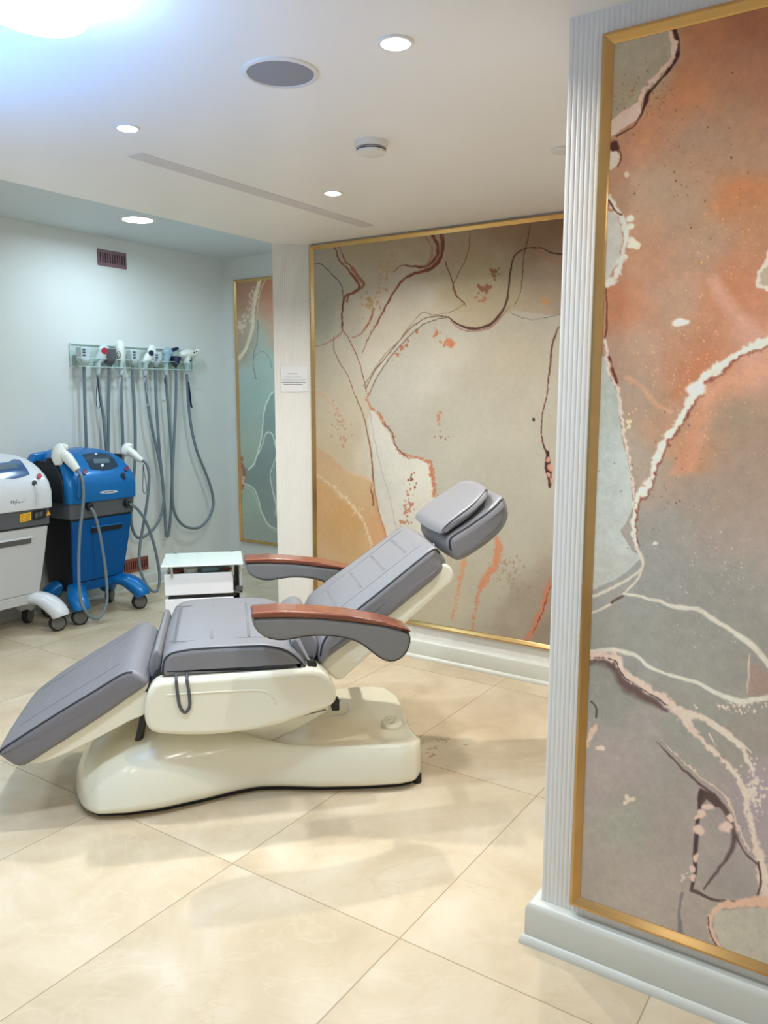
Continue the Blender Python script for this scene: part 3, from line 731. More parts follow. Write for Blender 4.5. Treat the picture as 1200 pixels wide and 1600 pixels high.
A.mottle(.07); A.C = A.C*np.array([.99, 1.0, .985])*(1+.05*np.clip((420-A.y0)/300, 0, 1))[:, None]  # art colours lifted towards the top to offset the weaker light there
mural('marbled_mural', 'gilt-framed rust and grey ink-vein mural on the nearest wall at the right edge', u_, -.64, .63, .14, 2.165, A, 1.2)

# ---- far mural
u_ = UF-.008
A = Art(u_, np.linspace(3.4, 4.51, 230), np.linspace(.24, 2.27, 420), 1.0)
A.base([(375,455,(158,118,98)),(385,480,(160,122,100)),(376,520,(168,140,120)),(380,545,(150,135,112)),(420,450,(165,110,82)),(422,490,(182,122,92)),(426,520,(182,134,98)),(405,500,(160,168,150)),(412,525,(150,175,168)),(400,560,(158,172,166)),(385,590,(156,170,164)),(420,570,(152,172,160)),(395,640,(154,168,160)),(385,700,(158,168,152)),(420,620,(148,168,156)),(400,720,(150,160,142)),(385,790,(152,165,148)),(395,830,(148,154,142)),(425,840,(150,152,140)),(470,600,(150,168,160)),(470,460,(170,115,85))], jit=12)
A.poly([(432,610),(421,620),(414,640),(412,665),(408,690),(401,712),(396,728),(389,734),(383,728),(379,735),(380,752),(392,757),(400,770),(405,785),(410,802),(418,815),(430,828),(480,840),(480,600)], [(420,660,(134,148,140)),(400,740,(126,136,128)),(420,720,(128,138,132)),(425,800,(134,140,132))], jit=2)
A.poly([(431,712),(425,735),(424,745),(427,765),(431,790),(432,810),(470,820),(470,700)], (142,150,140), jit=2)
A.vein([(407,435),(401,455),(397,480),(396,500),(393,518),(386,540),(379,552),(371,562)], [6, 6, 5, 5, 5, 5, 5, 6], (202,188,160), 2)
A.vein([(415,436),(407,455),(404,475),(402,500)], 1.4, (196,160,130), 1.5)
A.blob(376, 508, 6, 6, (196,176,158), 5); A.specks(388, 490, 8, 30, 40, 1.5, (198,178,156), op=.8, seed=33, rot=.3); A.specks(394, 465, 4, 30, 26, 1.6, (190,168,148), op=.8, seed=34)
A.vein([(403,500),(402,530),(397,552),(396,570),(398,583),(400,592)], 1.6, (112,126,118), 1.5)
A.vein([(398,556),(408,549),(416,553),(422,563),(425,575)], 1.2, (124,138,130), 1.5)
A.vein([(430,610),(421,620),(414,640),(410,680),(402,712),(396,728),(389,734)], [1.4, 1.6, 1.8, 2, 2, 3], (198,206,192), 1.5, off=(-1, 0))
A.vein([(402,712),(410,695),(414,682),(420,676),(426,680),(430,692),(432,706),(431,716),(424,735),(422,745),(425,760),(428,775),(431,790),(431,805)], [1.2, 1.6, 2, 2.4, 2, 1.6, 1.4, 1.4, 1.6, 1.8, 2, 2], (196,202,190), 1.5)
A.vein([(380,757),(390,758),(397,764),(402,775),(406,790),(412,808),(420,820),(430,826),(440,830)], 1.5, (192,198,182), 1.5)
A.vein([(380,762),(390,764),(397,772),(402,785),(408,802),(416,818),(428,829),(440,834)], 1, (176,182,168), 1.5)
A.vein([(378,715),(381,735),(380,755),(378,765)], [5, 5, 5, 3], (150,98,78), 3, broken=.05)
A.specks(380, 748, 2, 10, 8, 1.6, (206,160,136), seed=35)
A.mottle(.03)
mural('marbled_mural', 'narrow grey-green mural with a rust top in the alcove beyond the white pier', u_, 3.38, 4.525, .222, 2.285, A, 1.15)

# ------------------------------------------------------------------ ceiling fittings
LIGHTS = []
def area(loc, size, power, color, spread=150, name='lamp_light'):
    l = bpy.data.lights.new(name, 'AREA'); l.shape = 'DISK'; l.size = size; l.energy = power; l.color = color; l.spread = math.radians(spread)
    o = bpy.data.objects.new(name, l); COL.objects.link(o); o.location = loc
    return o

def downlight(x, y, z, r, label, lens, power, color, group=None, spread=150):
    t = thing('downlight', label, 'ceiling light', (x, y, z), group=group)
    T = Matrix.Translation((x, y, z))
    b = bm_new(); lathe(b, [(r*1.28, 0), (r*1.28, -.003), (r*1.2, -.006), (r*1.02, -.005), (r, -.002), (r, 0)], T, 32, cap=False)
    obj('trim_ring', b, 'lamp_trim', t)
    b = bm_new(); lathe(b, [(0, -.0045), (r*.6, -.0045), (r*.98, -.003), (r*.98, -.0005), (0, -.0005)], T, 32, cap=False)
    obj('lens', b, lens, t)
    area((x, y, z-.012), r*1.6, power, color, spread)
    return t
WARM = (1, .95, .87); NEUT = (1, .97, .93); COOL = (.62, .84, 1)
p = on_z(618, 66, ZC); downlight(p.x, p.y, ZC, .034, 'small lit downlight above the near end of the ceiling, left of the right-hand pier', 'lens_warm', 8, WARM)
p = on_z(520, 301, ZC); downlight(p.x, p.y, ZC, .032, 'small lit downlight beyond the smoke detector, near the back mural', 'lens_warm', 17, WARM)
p = on_z(199, 199, ZC); downlight(p.x, p.y, ZC, .03, 'small lit downlight left of the ceiling speaker on the blue-lit ceiling', 'lens_cool', 11, (.85, .93, 1))
p = on_z(215, 343, ZF); downlight(p.x, p.y, ZF, .088, 'wide round lit panel light in the alcove ceiling above the wall vent', 'lens_cool', 10, COOL, spread=170)

LZ = 2.15
p = on_z(60, 19, LZ)
t = thing('round_ceiling_lamp', 'big round glowing cool-white lamp in the top left corner of the ceiling', 'ceiling light', (p.x, p.y, ZC))
T = Matrix.Translation((p.x, p.y, ZC))
b = bm_new(); lathe(b, [(0, 0), (.05, 0), (.05, -.012), (.01, -.018), (.01, LZ-ZC+.02), (0, LZ-ZC+.02)], T, 32, cap=False); obj('stem', b, 'lamp_trim', t)
b = bm_new(); lathe(b, [(.0, .02), (.07, .02), (.092, .014), (.097, .002), (.09, -.01), (.05, -.017), (0, -.018)], Matrix.Translation((p.x, p.y, LZ)), 48, cap=False); obj('diffuser', b, 'lens_blue', t)
area((p.x, p.y, LZ-.026), .17, 9, (.6, .82, 1))
up = area((p.x, p.y, LZ+.024), .17, 6, (.2, .5, 1), 178); up.rotation_euler = (PI, 0, 0)

# speaker
p = on_z(438.5, 113, ZC)
t = thing('ceiling_speaker', 'round grey ceiling speaker with a white rim', 'speaker', (p.x, p.y, ZC))
T = Matrix.Translation((p.x, p.y, ZC))
b = bm_new(); lathe(b, [(.098, 0), (.098, -.003), (.094, -.006), (.087, -.006), (.085, -.002), (.085, 0)], T, 48, cap=False); obj('rim', b, 'lamp_trim', t)
b = bm_new(); lathe(b, [(0, -.005), (.06, -.005), (.0865, -.003), (.0865, -.0005), (0, -.0005)], T, 48, cap=False); obj('grille', b, 'speaker_cloth', t)

# smoke detector
p = on_z(580, 222, ZC)
t = thing('smoke_detector', 'white round smoke detector with dark slots under the ceiling', 'smoke detector', (p.x, p.y, ZC))
T = Matrix.Translation((p.x, p.y, ZC))
b = bm_new(); lathe(b, [(.055, 0), (.055, -.006), (.053, -.018), (.05, -.02), (.0, -.02)], T, 40, cap=False); obj('base', b, 'detector_white', t)
b = bm_new(); lathe(b, [(.0, -.019), (.046, -.019), (.046, -.0225), (.049, -.0225), (.049, -.0255), (.046, -.0255), (.046, -.03), (0, -.03)], T, 40, cap=False)
obj('slot_ring', b, 'black_plastic', t)
b = bm_new(); lathe(b, [(.0, -.0285), (.0485, -.0285), (.047, -.036), (.03, -.042), (0, -.043)], T, 40, cap=False); obj('cap', b, 'detector_white', t)
b = bm_new(); lathe(b, [(.0475, -.0232), (.0496, -.0232), (.0496, -.0248), (.0475, -.0248)], T, 40, cap=False); obj('slot_band', b, 'detector_white', t)

p = on_z(880, 233, ZC)
t = thing('ceiling_rose', 'small flat ceiling disc half hidden behind the right-hand pier', 'ceiling fitting', (p.x, p.y, ZC))
b = bm_new(); lathe(b, [(.04, 0), (.04, -.006), (.036, -.01), (0, -.011)], Matrix.Translation((p.x, p.y, ZC)), 32, cap=False); obj('disc', b, 'detector_white', t)

# ------------------------------------------------------------------ wall vents and paper sign
def vent(label, u0, u1, z0, z1, m, n=10):
    t = thing('wall_vent', label, 'vent', ((u0+u1)/2, VL, z0))
    obj('vent_backing', B((u0+.006, VL-.004, z0+.006), (u1-.006, VL, z1-.006)), 'vent_dark', t, smooth=False)
    b = bm_new(); h = z1-z0; w = u1-u0
    box(b, (u0, VL-.012, z0), (u1, VL, z0+h*.2)); box(b, (u0, VL-.012, z1-h*.2), (u1, VL, z1))
    k = w*.06
    for i in range(n+1):
        c = u0+k/2+(w-k)*i/n
        box(b, (c-w*.022 if i else u0, VL-.0115, z0+h*.19), (c+w*.022 if i < n else u1, VL, z1-h*.19))
    obj('grille', b, m, t, smooth=False)
vent('mauve slotted vent grille high on the left wall', 3.522, 3.752, 2.262, 2.366, 'vent_mauve', 11)
vent('copper slotted vent grille low on the left wall beside the blue machine', 3.60, 3.83, .128, .228, 'copper_paint', 11)

# paper notice on the fluted pier
c0 = Vector((UB, 2.865, 0)); c1 = Vector((3.413, VP, 0)); dr = (c1-c0).normalized(); nr = Vector((-dr.y, dr.x, 0))
def on_pier(x, y, off=.003):
    d = ray(x, y); k = ((c0+nr*off-CAM).dot(nr))/d.dot(nr); return CAM+d*k
q = [on_pier(*xy) for xy in ((438.5, 573), (480.5, 572), (481, 612), (439.5, 612.5))]
t = thing('paper_notice', 'small white printed paper notice on the fluted pier', 'notice', tuple((q[2]+q[3])/2))
def slab(pts, n, th):
    b = bm_new(); A_ = [b.verts.new(p+n*th) for p in pts]; B_ = [b.verts.new(p) for p in pts]
    b.faces.new(A_); b.faces.new(B_[::-1])
    for i in range(len(pts)): b.faces.new((A_[i], A_[(i+1) % len(pts)], B_[(i+1) % len(pts)], B_[i]))
    return b
obj('sheet', slab(q, nr, .003), 'paper', t, smooth=False)
b = bm_new()
for x0, x1, y in ((449.5, 465.5, 584), (443.5, 473, 589.2), (439.5, 479.5, 592.4), (440.5, 476.5, 595.2), (440.5, 478, 597.6), (443, 473.5, 600.4)):
    x = x0
    while x < x1:
        w = random.uniform(1.6, 4.2); xe = min(x+w, x1)
        pts = [on_pier(x, y-.42, .0061), on_pier(xe, y-.42, .0061), on_pier(xe, y+.42, .0061), on_pier(x, y+.42, .0061)]
        vs_ = [b.verts.new(p_) for p_ in pts]; b.faces.new(vs_); x = xe+.6
obj('printed_text', b, 'ink', t, smooth=False)

# ------------------------------------------------------------------ reclining treatment chair
R2_ = math.sqrt(2)
def st(s, t, z): return Vector(((s+t)/R2_, (t-s)/R2_, z))
def densify(P, step=.014, closed=True):
    out = []; n = len(P)
    for i in range(n if closed else n-1):
        a = P[i]; b = P[(i+1) % n]; L = math.hypot(b[0]-a[0], b[1]-a[1]); k = max(1, int(L/step))
        for j in range(k): out.append((a[0]+(b[0]-a[0])*j/k, a[1]+(b[1]-a[1])*j/k))
    if not closed: out.append(P[-1])
    return out
def inset(P, d):
    n = len(P); out = []
    ar = sum(P[i][0]*P[(i+1) % n][1]-P[(i+1) % n][0]*P[i][1] for i in range(n))
    sg = 1 if ar > 0 else -1
    for i in range(n):
        a = Vector(P[i-1]); b = Vector(P[i]); c = Vector(P[(i+1) % n])
        d1 = (b-a).normalized(); d2 = (c-b).normalized()
        n1 = Vector((-d1.y, d1.x))*sg; n2 = Vector((-d2.y, d2.x))*sg
        m = n1+n2; m = m/max(m.dot(n1), .7) if m.length > 1e-6 else n1
        out.append((b.x+m.x*d, b.y+m.y*d))
    return out
def smooth_poly(P, it=2):
    for _ in range(it):
        n = len(P)
        P = [((P[i-1][0]+2*P[i][0]+P[(i+1) % n][0])/4, (P[i-1][1]+2*P[i][1]+P[(i+1) % n][1])/4) for i in range(n)]
    return P
def pad(P, t0, t1, r=.02, nseg=5, bulge=0, sm=2, mid=6):
    """soft-edged slab: side profile P in (s,z), spanning t0(s)..t1(s)"""
    f0 = t0 if callable(t0) else (lambda s: t0); f1 = t1 if callable(t1) else (lambda s: t1)
    P = smooth_poly(densify(P), sm)
    prof = []
    for k in range(nseg+1):
        a = PI/2*k/nseg; prof.append((r*(1-math.sin(a)), r*(1-math.cos(a))))
    levels = [(i, ('a', o)) for i, o in prof]
    for k in range(1, mid): levels.append((0, ('m', k/mid)))
    levels += [(i, ('b', o)) for i, o in prof[::-1]]
    rings = []
    for ins, (kind, o) in levels:
        bl = bulge*(1-(2*o-1)**2) if kind == 'm' else 0
        Q = inset(P, ins-bl) if abs(ins-bl) > 1e-6 else P
        ring = []
        for (s, z), (s0, z0) in zip(Q, P):
            a0, b0 = f0(s0), f1(s0)
            t = a0+o if kind == 'a' else (b0-o if kind == 'b' else a0+r+(b0-a0-2*r)*o)
            ring.append(st(s, t, z))
        rings.append(ring)
    b = bm_new(); R = [[b.verts.new(p) for p in q] for q in rings]; n = len(R[0])
    for a_, b_ in zip(R, R[1:]):
        for k in range(n): b.faces.new((a_[k], a_[(k+1) % n], b_[(k+1) % n], b_[k]))
    for ring, fl in ((R[0], True), (R[-1], False)):
        if not (callable(t0) or callable(t1)):
            b.faces.new(ring[::-1] if fl else ring); continue
        c = sum((v.co for v in ring), Vector())/n; f = f0 if fl else f1; prev = ring
        for kk in (.93, .7, .45, .2):
            new = []
            for v in ring:
                q = c+(v.co-c)*kk; s_ = (q.x-q.y)/R2_; new.append(b.verts.new(st(s_, f(s_), q.z)))
            for k in range(n): b.faces.new((prev[k], prev[(k+1) % n], new[(k+1) % n], new[k]))
            prev = new
        b.faces.new(prev)
    return b, P
def pipe_edge(b, P, sel, tf, r=.0036, ins=.006):
    Q = inset(P, ins)
    n = len(P); flags = [bool(sel(p)) for p in P]; best = []
    if all(flags): best = list(range(n))
    else:
        k0 = flags.index(False); run = []
        for k in range(k0, k0+n+1):
            if flags[k % n]: run.append(k % n)
            else:
                if len(run) > len(best): best = run
                run = []
    pts = [st(Q[i][0], tf(Q[i][0]), Q[i][1]) for i in best]
    if len(pts) > 2: tube(b, pts, r, 6)

CH = thing('treatment_chair', 'grey leather reclining treatment chair with wooden armrests on a cream moulded base', 'chair', st(.08, 2.93, 0), -PI/4)

# moulded base
def interp(xs, ys, x): return float(np.interp(x, xs, ys))
ws_ = [-.56, -.552, -.537, -.515, -.49, -.448, -.35, -.247, -.12, 0, .078, .16, .295, .45, .58, .64, .675, .692, .70]
ww_ = [.07, .115, .175, .24, .287, .33, .345, .338, .302, .262, .244, .255, .29, .315, .324, .31, .25, .18, .10]
hs_ = [-.56, -.552, -.537, -.51, -.48, -.448, -.4, -.344, -.25, -.15, -.05, .03, .1, .2, .3, .45, .58, .64, .675, .692, .70]
hh_ = [.06, .085, .108, .136, .16, .184, .216, .245, .266, .266, .246, .218, .192, .173, .17, .17, .168, .162, .148, .125, .09]
hump = [(1, 0), (1.0, .1), (.985, .25), (.955, .42), (.91, .58), (.84, .73), (.72, .86), (.54, .95), (.28, .99), (0, 1)]
deck = [(1, 0), (1.0, .15), (.995, .4), (.985, .65), (.965, .85), (.935, .965), (.895, 1), (.82, .93), (.5, .77), (0, .72)]
rings = []
for s in np.linspace(0, 1, 64):
    s = -.56+1.26*(s-.06*math.sin(2*PI*s))
    w = interp(ws_, ww_, s); h = interp(hs_, hh_, s)-.010; k = min(max((s+.12)/.32, 0), 1); k = k*k*(3-2*k)
    half = [(a[0]*(1-k)+d[0]*k, a[1]*(1-k)+d[1]*k) for a, d in zip(hump, deck)]
    ring = [st(s, 2.93-w*x, .010+h*y) for x, y in half]+[st(s, 2.93+w*x, .010+h*y) for x, y in half[::-1][1:]]
    rings.append(ring)
obj('base_shell', loft(bm_new(), rings), 'cream_plastic', CH, sub=1)
b = bm_new(); low = []; hi = []
for s in np.linspace(-.545, .685, 40):
    w = interp(ws_, ww_, s)*.88; low.append((s, w))
A_ = [st(s, 2.93-w, 0) for s, w in low]+[st(s, 2.93+w, 0) for s, w in low[::-1]]
loft(b, [A_, [Vector((p.x, p.y, .016)) for p in A_]])
obj('base_plinth', b, 'black_plastic', CH)
for s, t in ((.655, 2.668), (.655, 3.19)):
    b = bm_new(); lathe(b, [(0, 0), (.018, 0), (.018, .03), (0, .03)], Matrix.Translation(st(s, t, 0)), 16); obj('foot', b, 'rubber', CH)
# control pad knob on the rear deck
M = Matrix.Translation(st(.606, 2.885, .118)) @ Matrix.Rotation(-PI/4, 4, 'Z') @ Matrix.Rotation(math.radians(20), 4, 'X')
b = bm_new(); lathe(b, [(0, 0), (.044, 0), (.041, .025), (.036, .034), (.02, .037), (0, .037)], M, 32); ob = obj('foot_switch', b, 'cream_plastic', CH)
b = bm_new()
for x, y, w, h in ((-.012, .006, .014, .002), (-.004, -.012, .016, .0025), (.014, .012, .004, .004), (.006, -.004, .002, .016)):
    box(b, (x-w/2, y-h/2, .0355), (x+w/2, y+h/2, .0378), M)
obj('switch_mark', b, 'tape_red', ob)
# lifting link
b, _ = pad([(-.08, .20), (.10, .252), (.347, .276), (.352, .262), (.30, .232), (.22, .19), (.10, .145), (-.04, .17)], 2.76, 3.10, .012, sm=1); obj('lift_arm', b, 'cream_plastic', CH)
b = bm_new(); tube(b, [st(-.32, 2.72, .22), st(-.29, 2.72, .34)], .014, 10); obj('actuator', b, 'black_plastic', CH)
b = bm_new(); tube(b, [st(-.32, 3.1, .22), st(-.29, 3.1, .34)], .014, 10); obj('actuator', b, 'black_plastic', CH)
b = B((-.012, -.02, -.02), (.016, .02, .022), Matrix.Translation(st(.372, 2.80, .268)) @ Matrix.Rotation(-PI/4, 4, 'Z')); ob = obj('power_plug', b, 'black_plastic', CH, bevel=.004)
b = bm_new(); tube(b, catmull([st(.38, 2.80, .275), st(.41, 2.80, .28), st(.43, 2.81, .255), st(.42, 2.83, .215), st(.37, 2.86, .195)], 6), .004, 8); obj('cable', b, 'white_plastic', ob)

# seat body
PB = [(.257,.486),(.299,.479),(.332,.448),(.35,.407),(.352,.364),(.34,.351),(.255,.323),(.156,.296),(.041,.28),(-.072,.278),(-.166,.285),(-.244,.296),(-.274,.311),(-.284,.345),(-.283,.387),(-.273,.437),(-.256,.469),(-.241,.482)]
b, _ = pad(PB, 2.575, 3.285, .022, sm=2); ob = obj('seat_base', b, 'cream_plastic', CH)
b = bm_new(); pts = catmull([st(s, 2.5755, z) for s, z in ((-.215,.432),(-.067,.431),(.076,.427),(.116,.416),(.138,.392),(.146,.37))], 8)
tube(b, pts, [.0006]+[.0035]*(len(pts)-2)+[.0006], 8); obj('moulded_rib', b, 'cream_plastic', ob)
# strap loop hanging over the side panel
b = bm_new(); nrm = st(0, 1, 0).normalized()
tube(b, catmull([st(-.178, 2.60, .492), st(-.177, 2.569, .482), st(-.174, 2.566, .44), (st(-.168, 2.566, .394)), st(-.155, 2.566, .372), st(-.143, 2.566, .378), st(-.136, 2.566, .398), st(-.138, 2.566, .44), st(-.143, 2.569, .482), st(-.143, 2.60, .492)], 6), .0055, 8, flat=(nrm, .35))
obj('strap', b, 'dark_grey_plastic', CH)

# seat cushion
PS = [(-.228,.481),(-.224,.535),(-.217,.554),(-.196,.568),(-.135,.577),(-.032,.578),(.104,.575),(.147,.568),(.189,.552),(.225,.523),(.253,.488),(.255,.478)]
b, P = pad(PS, 2.60, 3.26, .022, bulge=.006, sm=1); seat = obj('seat', b, 'leather', CH)
b = bm_new(); pipe_edge(b, P, lambda p: p[1] > .485, lambda s: 2.606); obj('piping', b, 'piping_leather', seat)
b = bm_new(); pipe_edge(b, P, lambda p: p[1] > .485, lambda s: 3.254); obj('piping', b, 'piping_leather', seat)
b = bm_new(); zt = .5815
for s in (-.190, -.184, -.066, -.060, .060, .066): tube(b, [st(s, t, zt-.0006) for t in np.linspace(2.68, 3.14, 8)], .0014, 6)
for t in (2.68, 3.14): tube(b, [st(s, t, .5785 if s < .1 else .5785-(s-.1)*.1) for s in np.linspace(-.205, .13, 8)], .0015, 6)
obj('stitching', b, 'seam_leather', seat)

# hinge covers
b, _ = pad([(-.268,.452),(-.236,.462),(-.226,.53),(-.238,.562),(-.252,.556),(-.272,.50)], 2.665, 3.20, .008, sm=1, nseg=3); obj('hinge_flap', b, 'leather', CH)
b, _ = pad([(-.285,.425),(-.222,.432),(-.222,.50),(-.25,.485)], 2.63, 3.23, .006, sm=0, nseg=2); obj('hinge_block', b, 'black_plastic', CH)
b, _ = pad([(.20,.56),(.235,.49),(.285,.48),(.302,.53),(.288,.575),(.25,.59)], 2.665, 3.20, .01, sm=1, nseg=3); obj('hinge_flap', b, 'leather', CH)
b = bm_new(); tube(b, [st(.272, 2.612, .488), st(.272, 2.66, .488)], .016, 14); obj('hinge_knob', b, 'black_plastic', CH, bevel=.003)
b = bm_new(); tube(b, [st(.225, 2.645, .575), st(.262, 2.632, .50)], .006, 8, flat=(nrm, .5)); obj('hinge_strap', b, 'chrome', CH)

# backrest
tb0 = lambda s: 2.64+.02*(s-.3)/.45+.035*max(0, (s-.70)/.07)**2
tb1 = lambda s: 3.225-.07*(s-.3)/.45-.045*max(0, (s-.68)/.09)**2
PK_ = [(.298,.474),(.296,.495),(.301,.539),(.316,.575),(.345,.603),(.424,.664),(.528,.74),(.642,.826),(.700,.868),(.716,.874),(.727,.866),(.767,.815),(.768,.799),(.747,.779),(.671,.723),(.563,.641),(.408,.546)]
b, P = pad(PK_, tb0, tb1, .022, bulge=.005, sm=1); back = obj('backrest', b, 'leather', CH)
b = bm_new()
topsel = lambda p: (p[1]-.474) > .80*(p[0]-.298)-.004 and p[1] > .50 and p[0] < .74
pipe_edge(b, P, topsel, lambda s: tb0(s)+.006); obj('piping', b, 'piping_leather', back)
b = bm_new(); pipe_edge(b, P, topsel, lambda s: tb1(s)-.006); obj('piping', b, 'piping_leather', back)
def back_top(f):   # point on the front face of the backrest, f along it
    s = .345+(.700-.345)*f; return s, float(np.interp(s, [.345, .424, .528, .642, .70], [.603, .664, .74, .826, .868]))
b = bm_new(); un = Vector((-.60, .80))
def bt(f, t, o=.0042): s, z = back_top(f); return st(s+un.x*o, t, z+un.y*o)
for f in (.1, .36, .60, .83):
    for df in (0, .014): tube(b, [bt(f+df, t) for t in np.linspace(2.80, 3.06, 6)], .0014, 6)
for t in (2.765, 3.085): tube(b, [bt(f, t, .003) for f in np.linspace(.0, .96, 14)], .0015, 6)
obj('stitching', b, 'seam_leather', back)
b, _ = pad([(.300,.468),(.365,.404),(.382,.406),(.786,.737),(.794,.765),(.780,.80),(.747,.81),(.671,.755),(.563,.675),(.408,.58)], lambda s: tb0(min(s,.72))+.025, lambda s: tb1(min(s,.72))-.025, .012, sm=1); shell = obj('back_shell', b, 'cream_plastic', CH)
b, _ = pad([(.42,.468),(.43,.462),(.78,.752),(.784,.764)], lambda s: tb0(s)+.024, lambda s: tb1(s)-.024, .004, sm=0, nseg=2); obj('shell_rib', b, 'cream_plastic', shell)

# headrest with a raised pillow
PH = [(.765,.888),(.772,.903),(.790,.914),(.838,.941),(.909,.988),(.945,1.013),(.962,1.032),(.975,1.045),(.986,1.036),(.997,1.015),(1.009,.978),(1.009,.961),(.993,.93),(.965,.899),(.912,.862),(.855,.826),(.826,.813),(.808,.808),(.795,.814),(.78,.836),(.768,.862)]
th0 = lambda s: 2.69+.02*max(0, (s-.90)/.1)**2
th1 = lambda s: 3.12-.03*max(0, (s-.90)/.1)**2
b, P = pad(PH, th0, th1, .03, bulge=.004, sm=1); hd = obj('headrest', b, 'leather', CH)
b = bm_new()
hs = lambda p: p[1] > .83+.55*(p[0]-.76) and p[0] < .985
pipe_edge(b, P, hs, lambda s: th0(s)+.008, ins=.008); obj('piping', b, 'piping_leather', hd)
b = bm_new(); pipe_edge(b, P, hs, lambda s: th1(s)-.008, ins=.008); obj('piping', b, 'piping_leather', hd)
PP = [(.738,.908),(.745,.926),(.756,.938),(.776,.955),(.811,.981),(.861,1.014),(.90,1.043),(.922,1.064),(.936,1.069),(.949,1.058),(.947,1.039),(.926,1.015),(.861,.968),(.812,.936),(.776,.914),(.752,.901)]
tp0 = lambda s: 2.705+.07*max(0, (s-.82)/.13)**2.2
tp1 = lambda s: 3.105-.07*max(0, (s-.82)/.13)**2.2
b, P = pad(PP, tp0, tp1, .022, bulge=.006, sm=1); pl = obj('pillow', b, 'leather', CH)
b = bm_new()
ps = lambda p: p[1] > .922+.70*(p[0]-.745) and p[0] < .945
pipe_edge(b, P, ps, lambda s: tp0(s)+.007, ins=.007); obj('piping', b, 'piping_leather', pl)
b = bm_new(); pipe_edge(b, P, ps, lambda s: tp1(s)-.007, ins=.007); obj('piping', b, 'piping_leather', pl)
b = bm_new(); tube(b, [st(.74, 2.93, .79), st(.84, 2.93, .87)], .014, 10); obj('headrest_post', b, 'chrome', CH)

# leg rest
PL = [(-.752,.262),(-.734,.277),(-.634,.339),(-.534,.399),(-.432,.457),(-.361,.499),(-.336,.511),(-.316,.511),(-.297,.499),(-.271,.476),(-.262,.462),(-.283,.446),(-.417,.357),(-.54,.282),(-.665,.208),(-.688,.203),(-.727,.238)]
tl1 = lambda s: 3.20-.05*max(0, (-s-.63)/.1)**2-.03*max(0, (s+.33)/.06)**2
tl0 = lambda s: 2.61
b, P = pad(PL, tl0, tl1, .02, bulge=.005, sm=1); lg = obj('leg_rest', b, 'leather_leg', CH)
b = bm_new(); ls = lambda p: p[1] > .482+.60*(p[0]+.361)-.012 and p[0] > -.75 and p[1] > .262
pipe_edge(b, P, ls, lambda s: tl0(s)+.006); obj('piping', b, 'piping_leather', lg)
b = bm_new(); pipe_edge(b, P, ls, lambda s: tl1(s)-.006); obj('piping', b, 'piping_leather', lg)
b = bm_new(); un = Vector((-.515, .857))
def lt(f, t, o=.004): s = -.70+.33*f; z = float(np.interp(s, [-.734, -.634, -.534, -.432, -.361], [.277, .339, .399, .457, .499])); return st(s+un.x*o, t, z+un.y*o)
for f in (.22, .53, .85):
    for df in (0, .014): tube(b, [lt(f+df, t) for t in np.linspace(2.76, 3.04, 6)], .0014, 6)
for t in (2.73, 3.07): tube(b, [lt(f, t, .003) for f in np.linspace(0, 1, 10)], .0015, 6)
obj('stitching', b, 'seam_leather', lg)
b, _ = pad([(-.268,.470),(-.285,.345),(-.33,.331),(-.423,.285),(-.546,.229),(-.627,.204),(-.660,.211),(-.668,.222),(-.54,.305),(-.417,.38)], 2.632, lambda s: tl1(s)-.022, .006, sm=1); obj('leg_shell', b, 'cream_plastic', CH)

# armrests
PW = [(.067,.711),(.066,.722),(.072,.728),(.16,.7295),(.268,.719),(.377,.703),(.489,.677),(.57,.647),(.581,.634),(.489,.662),(.377,.683),(.268,.70),(.16,.708)]
PA = [(.067,.709),(.16,.708),(.268,.70),(.377,.683),(.489,.662),(.582,.632),(.581,.597),(.569,.563),(.546,.541),(.512,.531),(.489,.539),(.455,.567),(.421,.598),(.388,.617),(.344,.63),(.294,.637),(.24,.638),(.196,.632),(.153,.628),(.116,.637),(.084,.655),(.072,.678)]
for t0, t1 in ((2.45, 2.545), (3.29, 3.385)):
    b, P = pad(PA, t0, t1, .014, bulge=.003, sm=2); arm = obj('armrest', b, 'leather_arm', CH)
    for tt in (t0+.004, t1-.004):
        b = bm_new(); k0 = min(range(len(P)), key=lambda i: abs(P[i][0]-.068)+abs(P[i][1]-.70)); Pr = P[k0:]+P[:k0]
        pipe_edge(b, Pr, lambda p: p[1] < .645 or p[0] < .07, lambda s: tt, r=.0022, ins=.004); obj('piping', b, 'piping_leather', arm)
    b, _ = pad(PW, t0-.004, t1+.004, .006, sm=0, nseg=3); obj('arm_cap', b, 'wood', arm)
    b = bm_new(); tc_ = 2.68 if t0 < 2.9 else 3.15
    tube(b, [st(.50, (t0+t1)/2, .58), st(.50, tc_, .59)], .02, 12); obj('arm_pivot', b, 'black_plastic', CH)

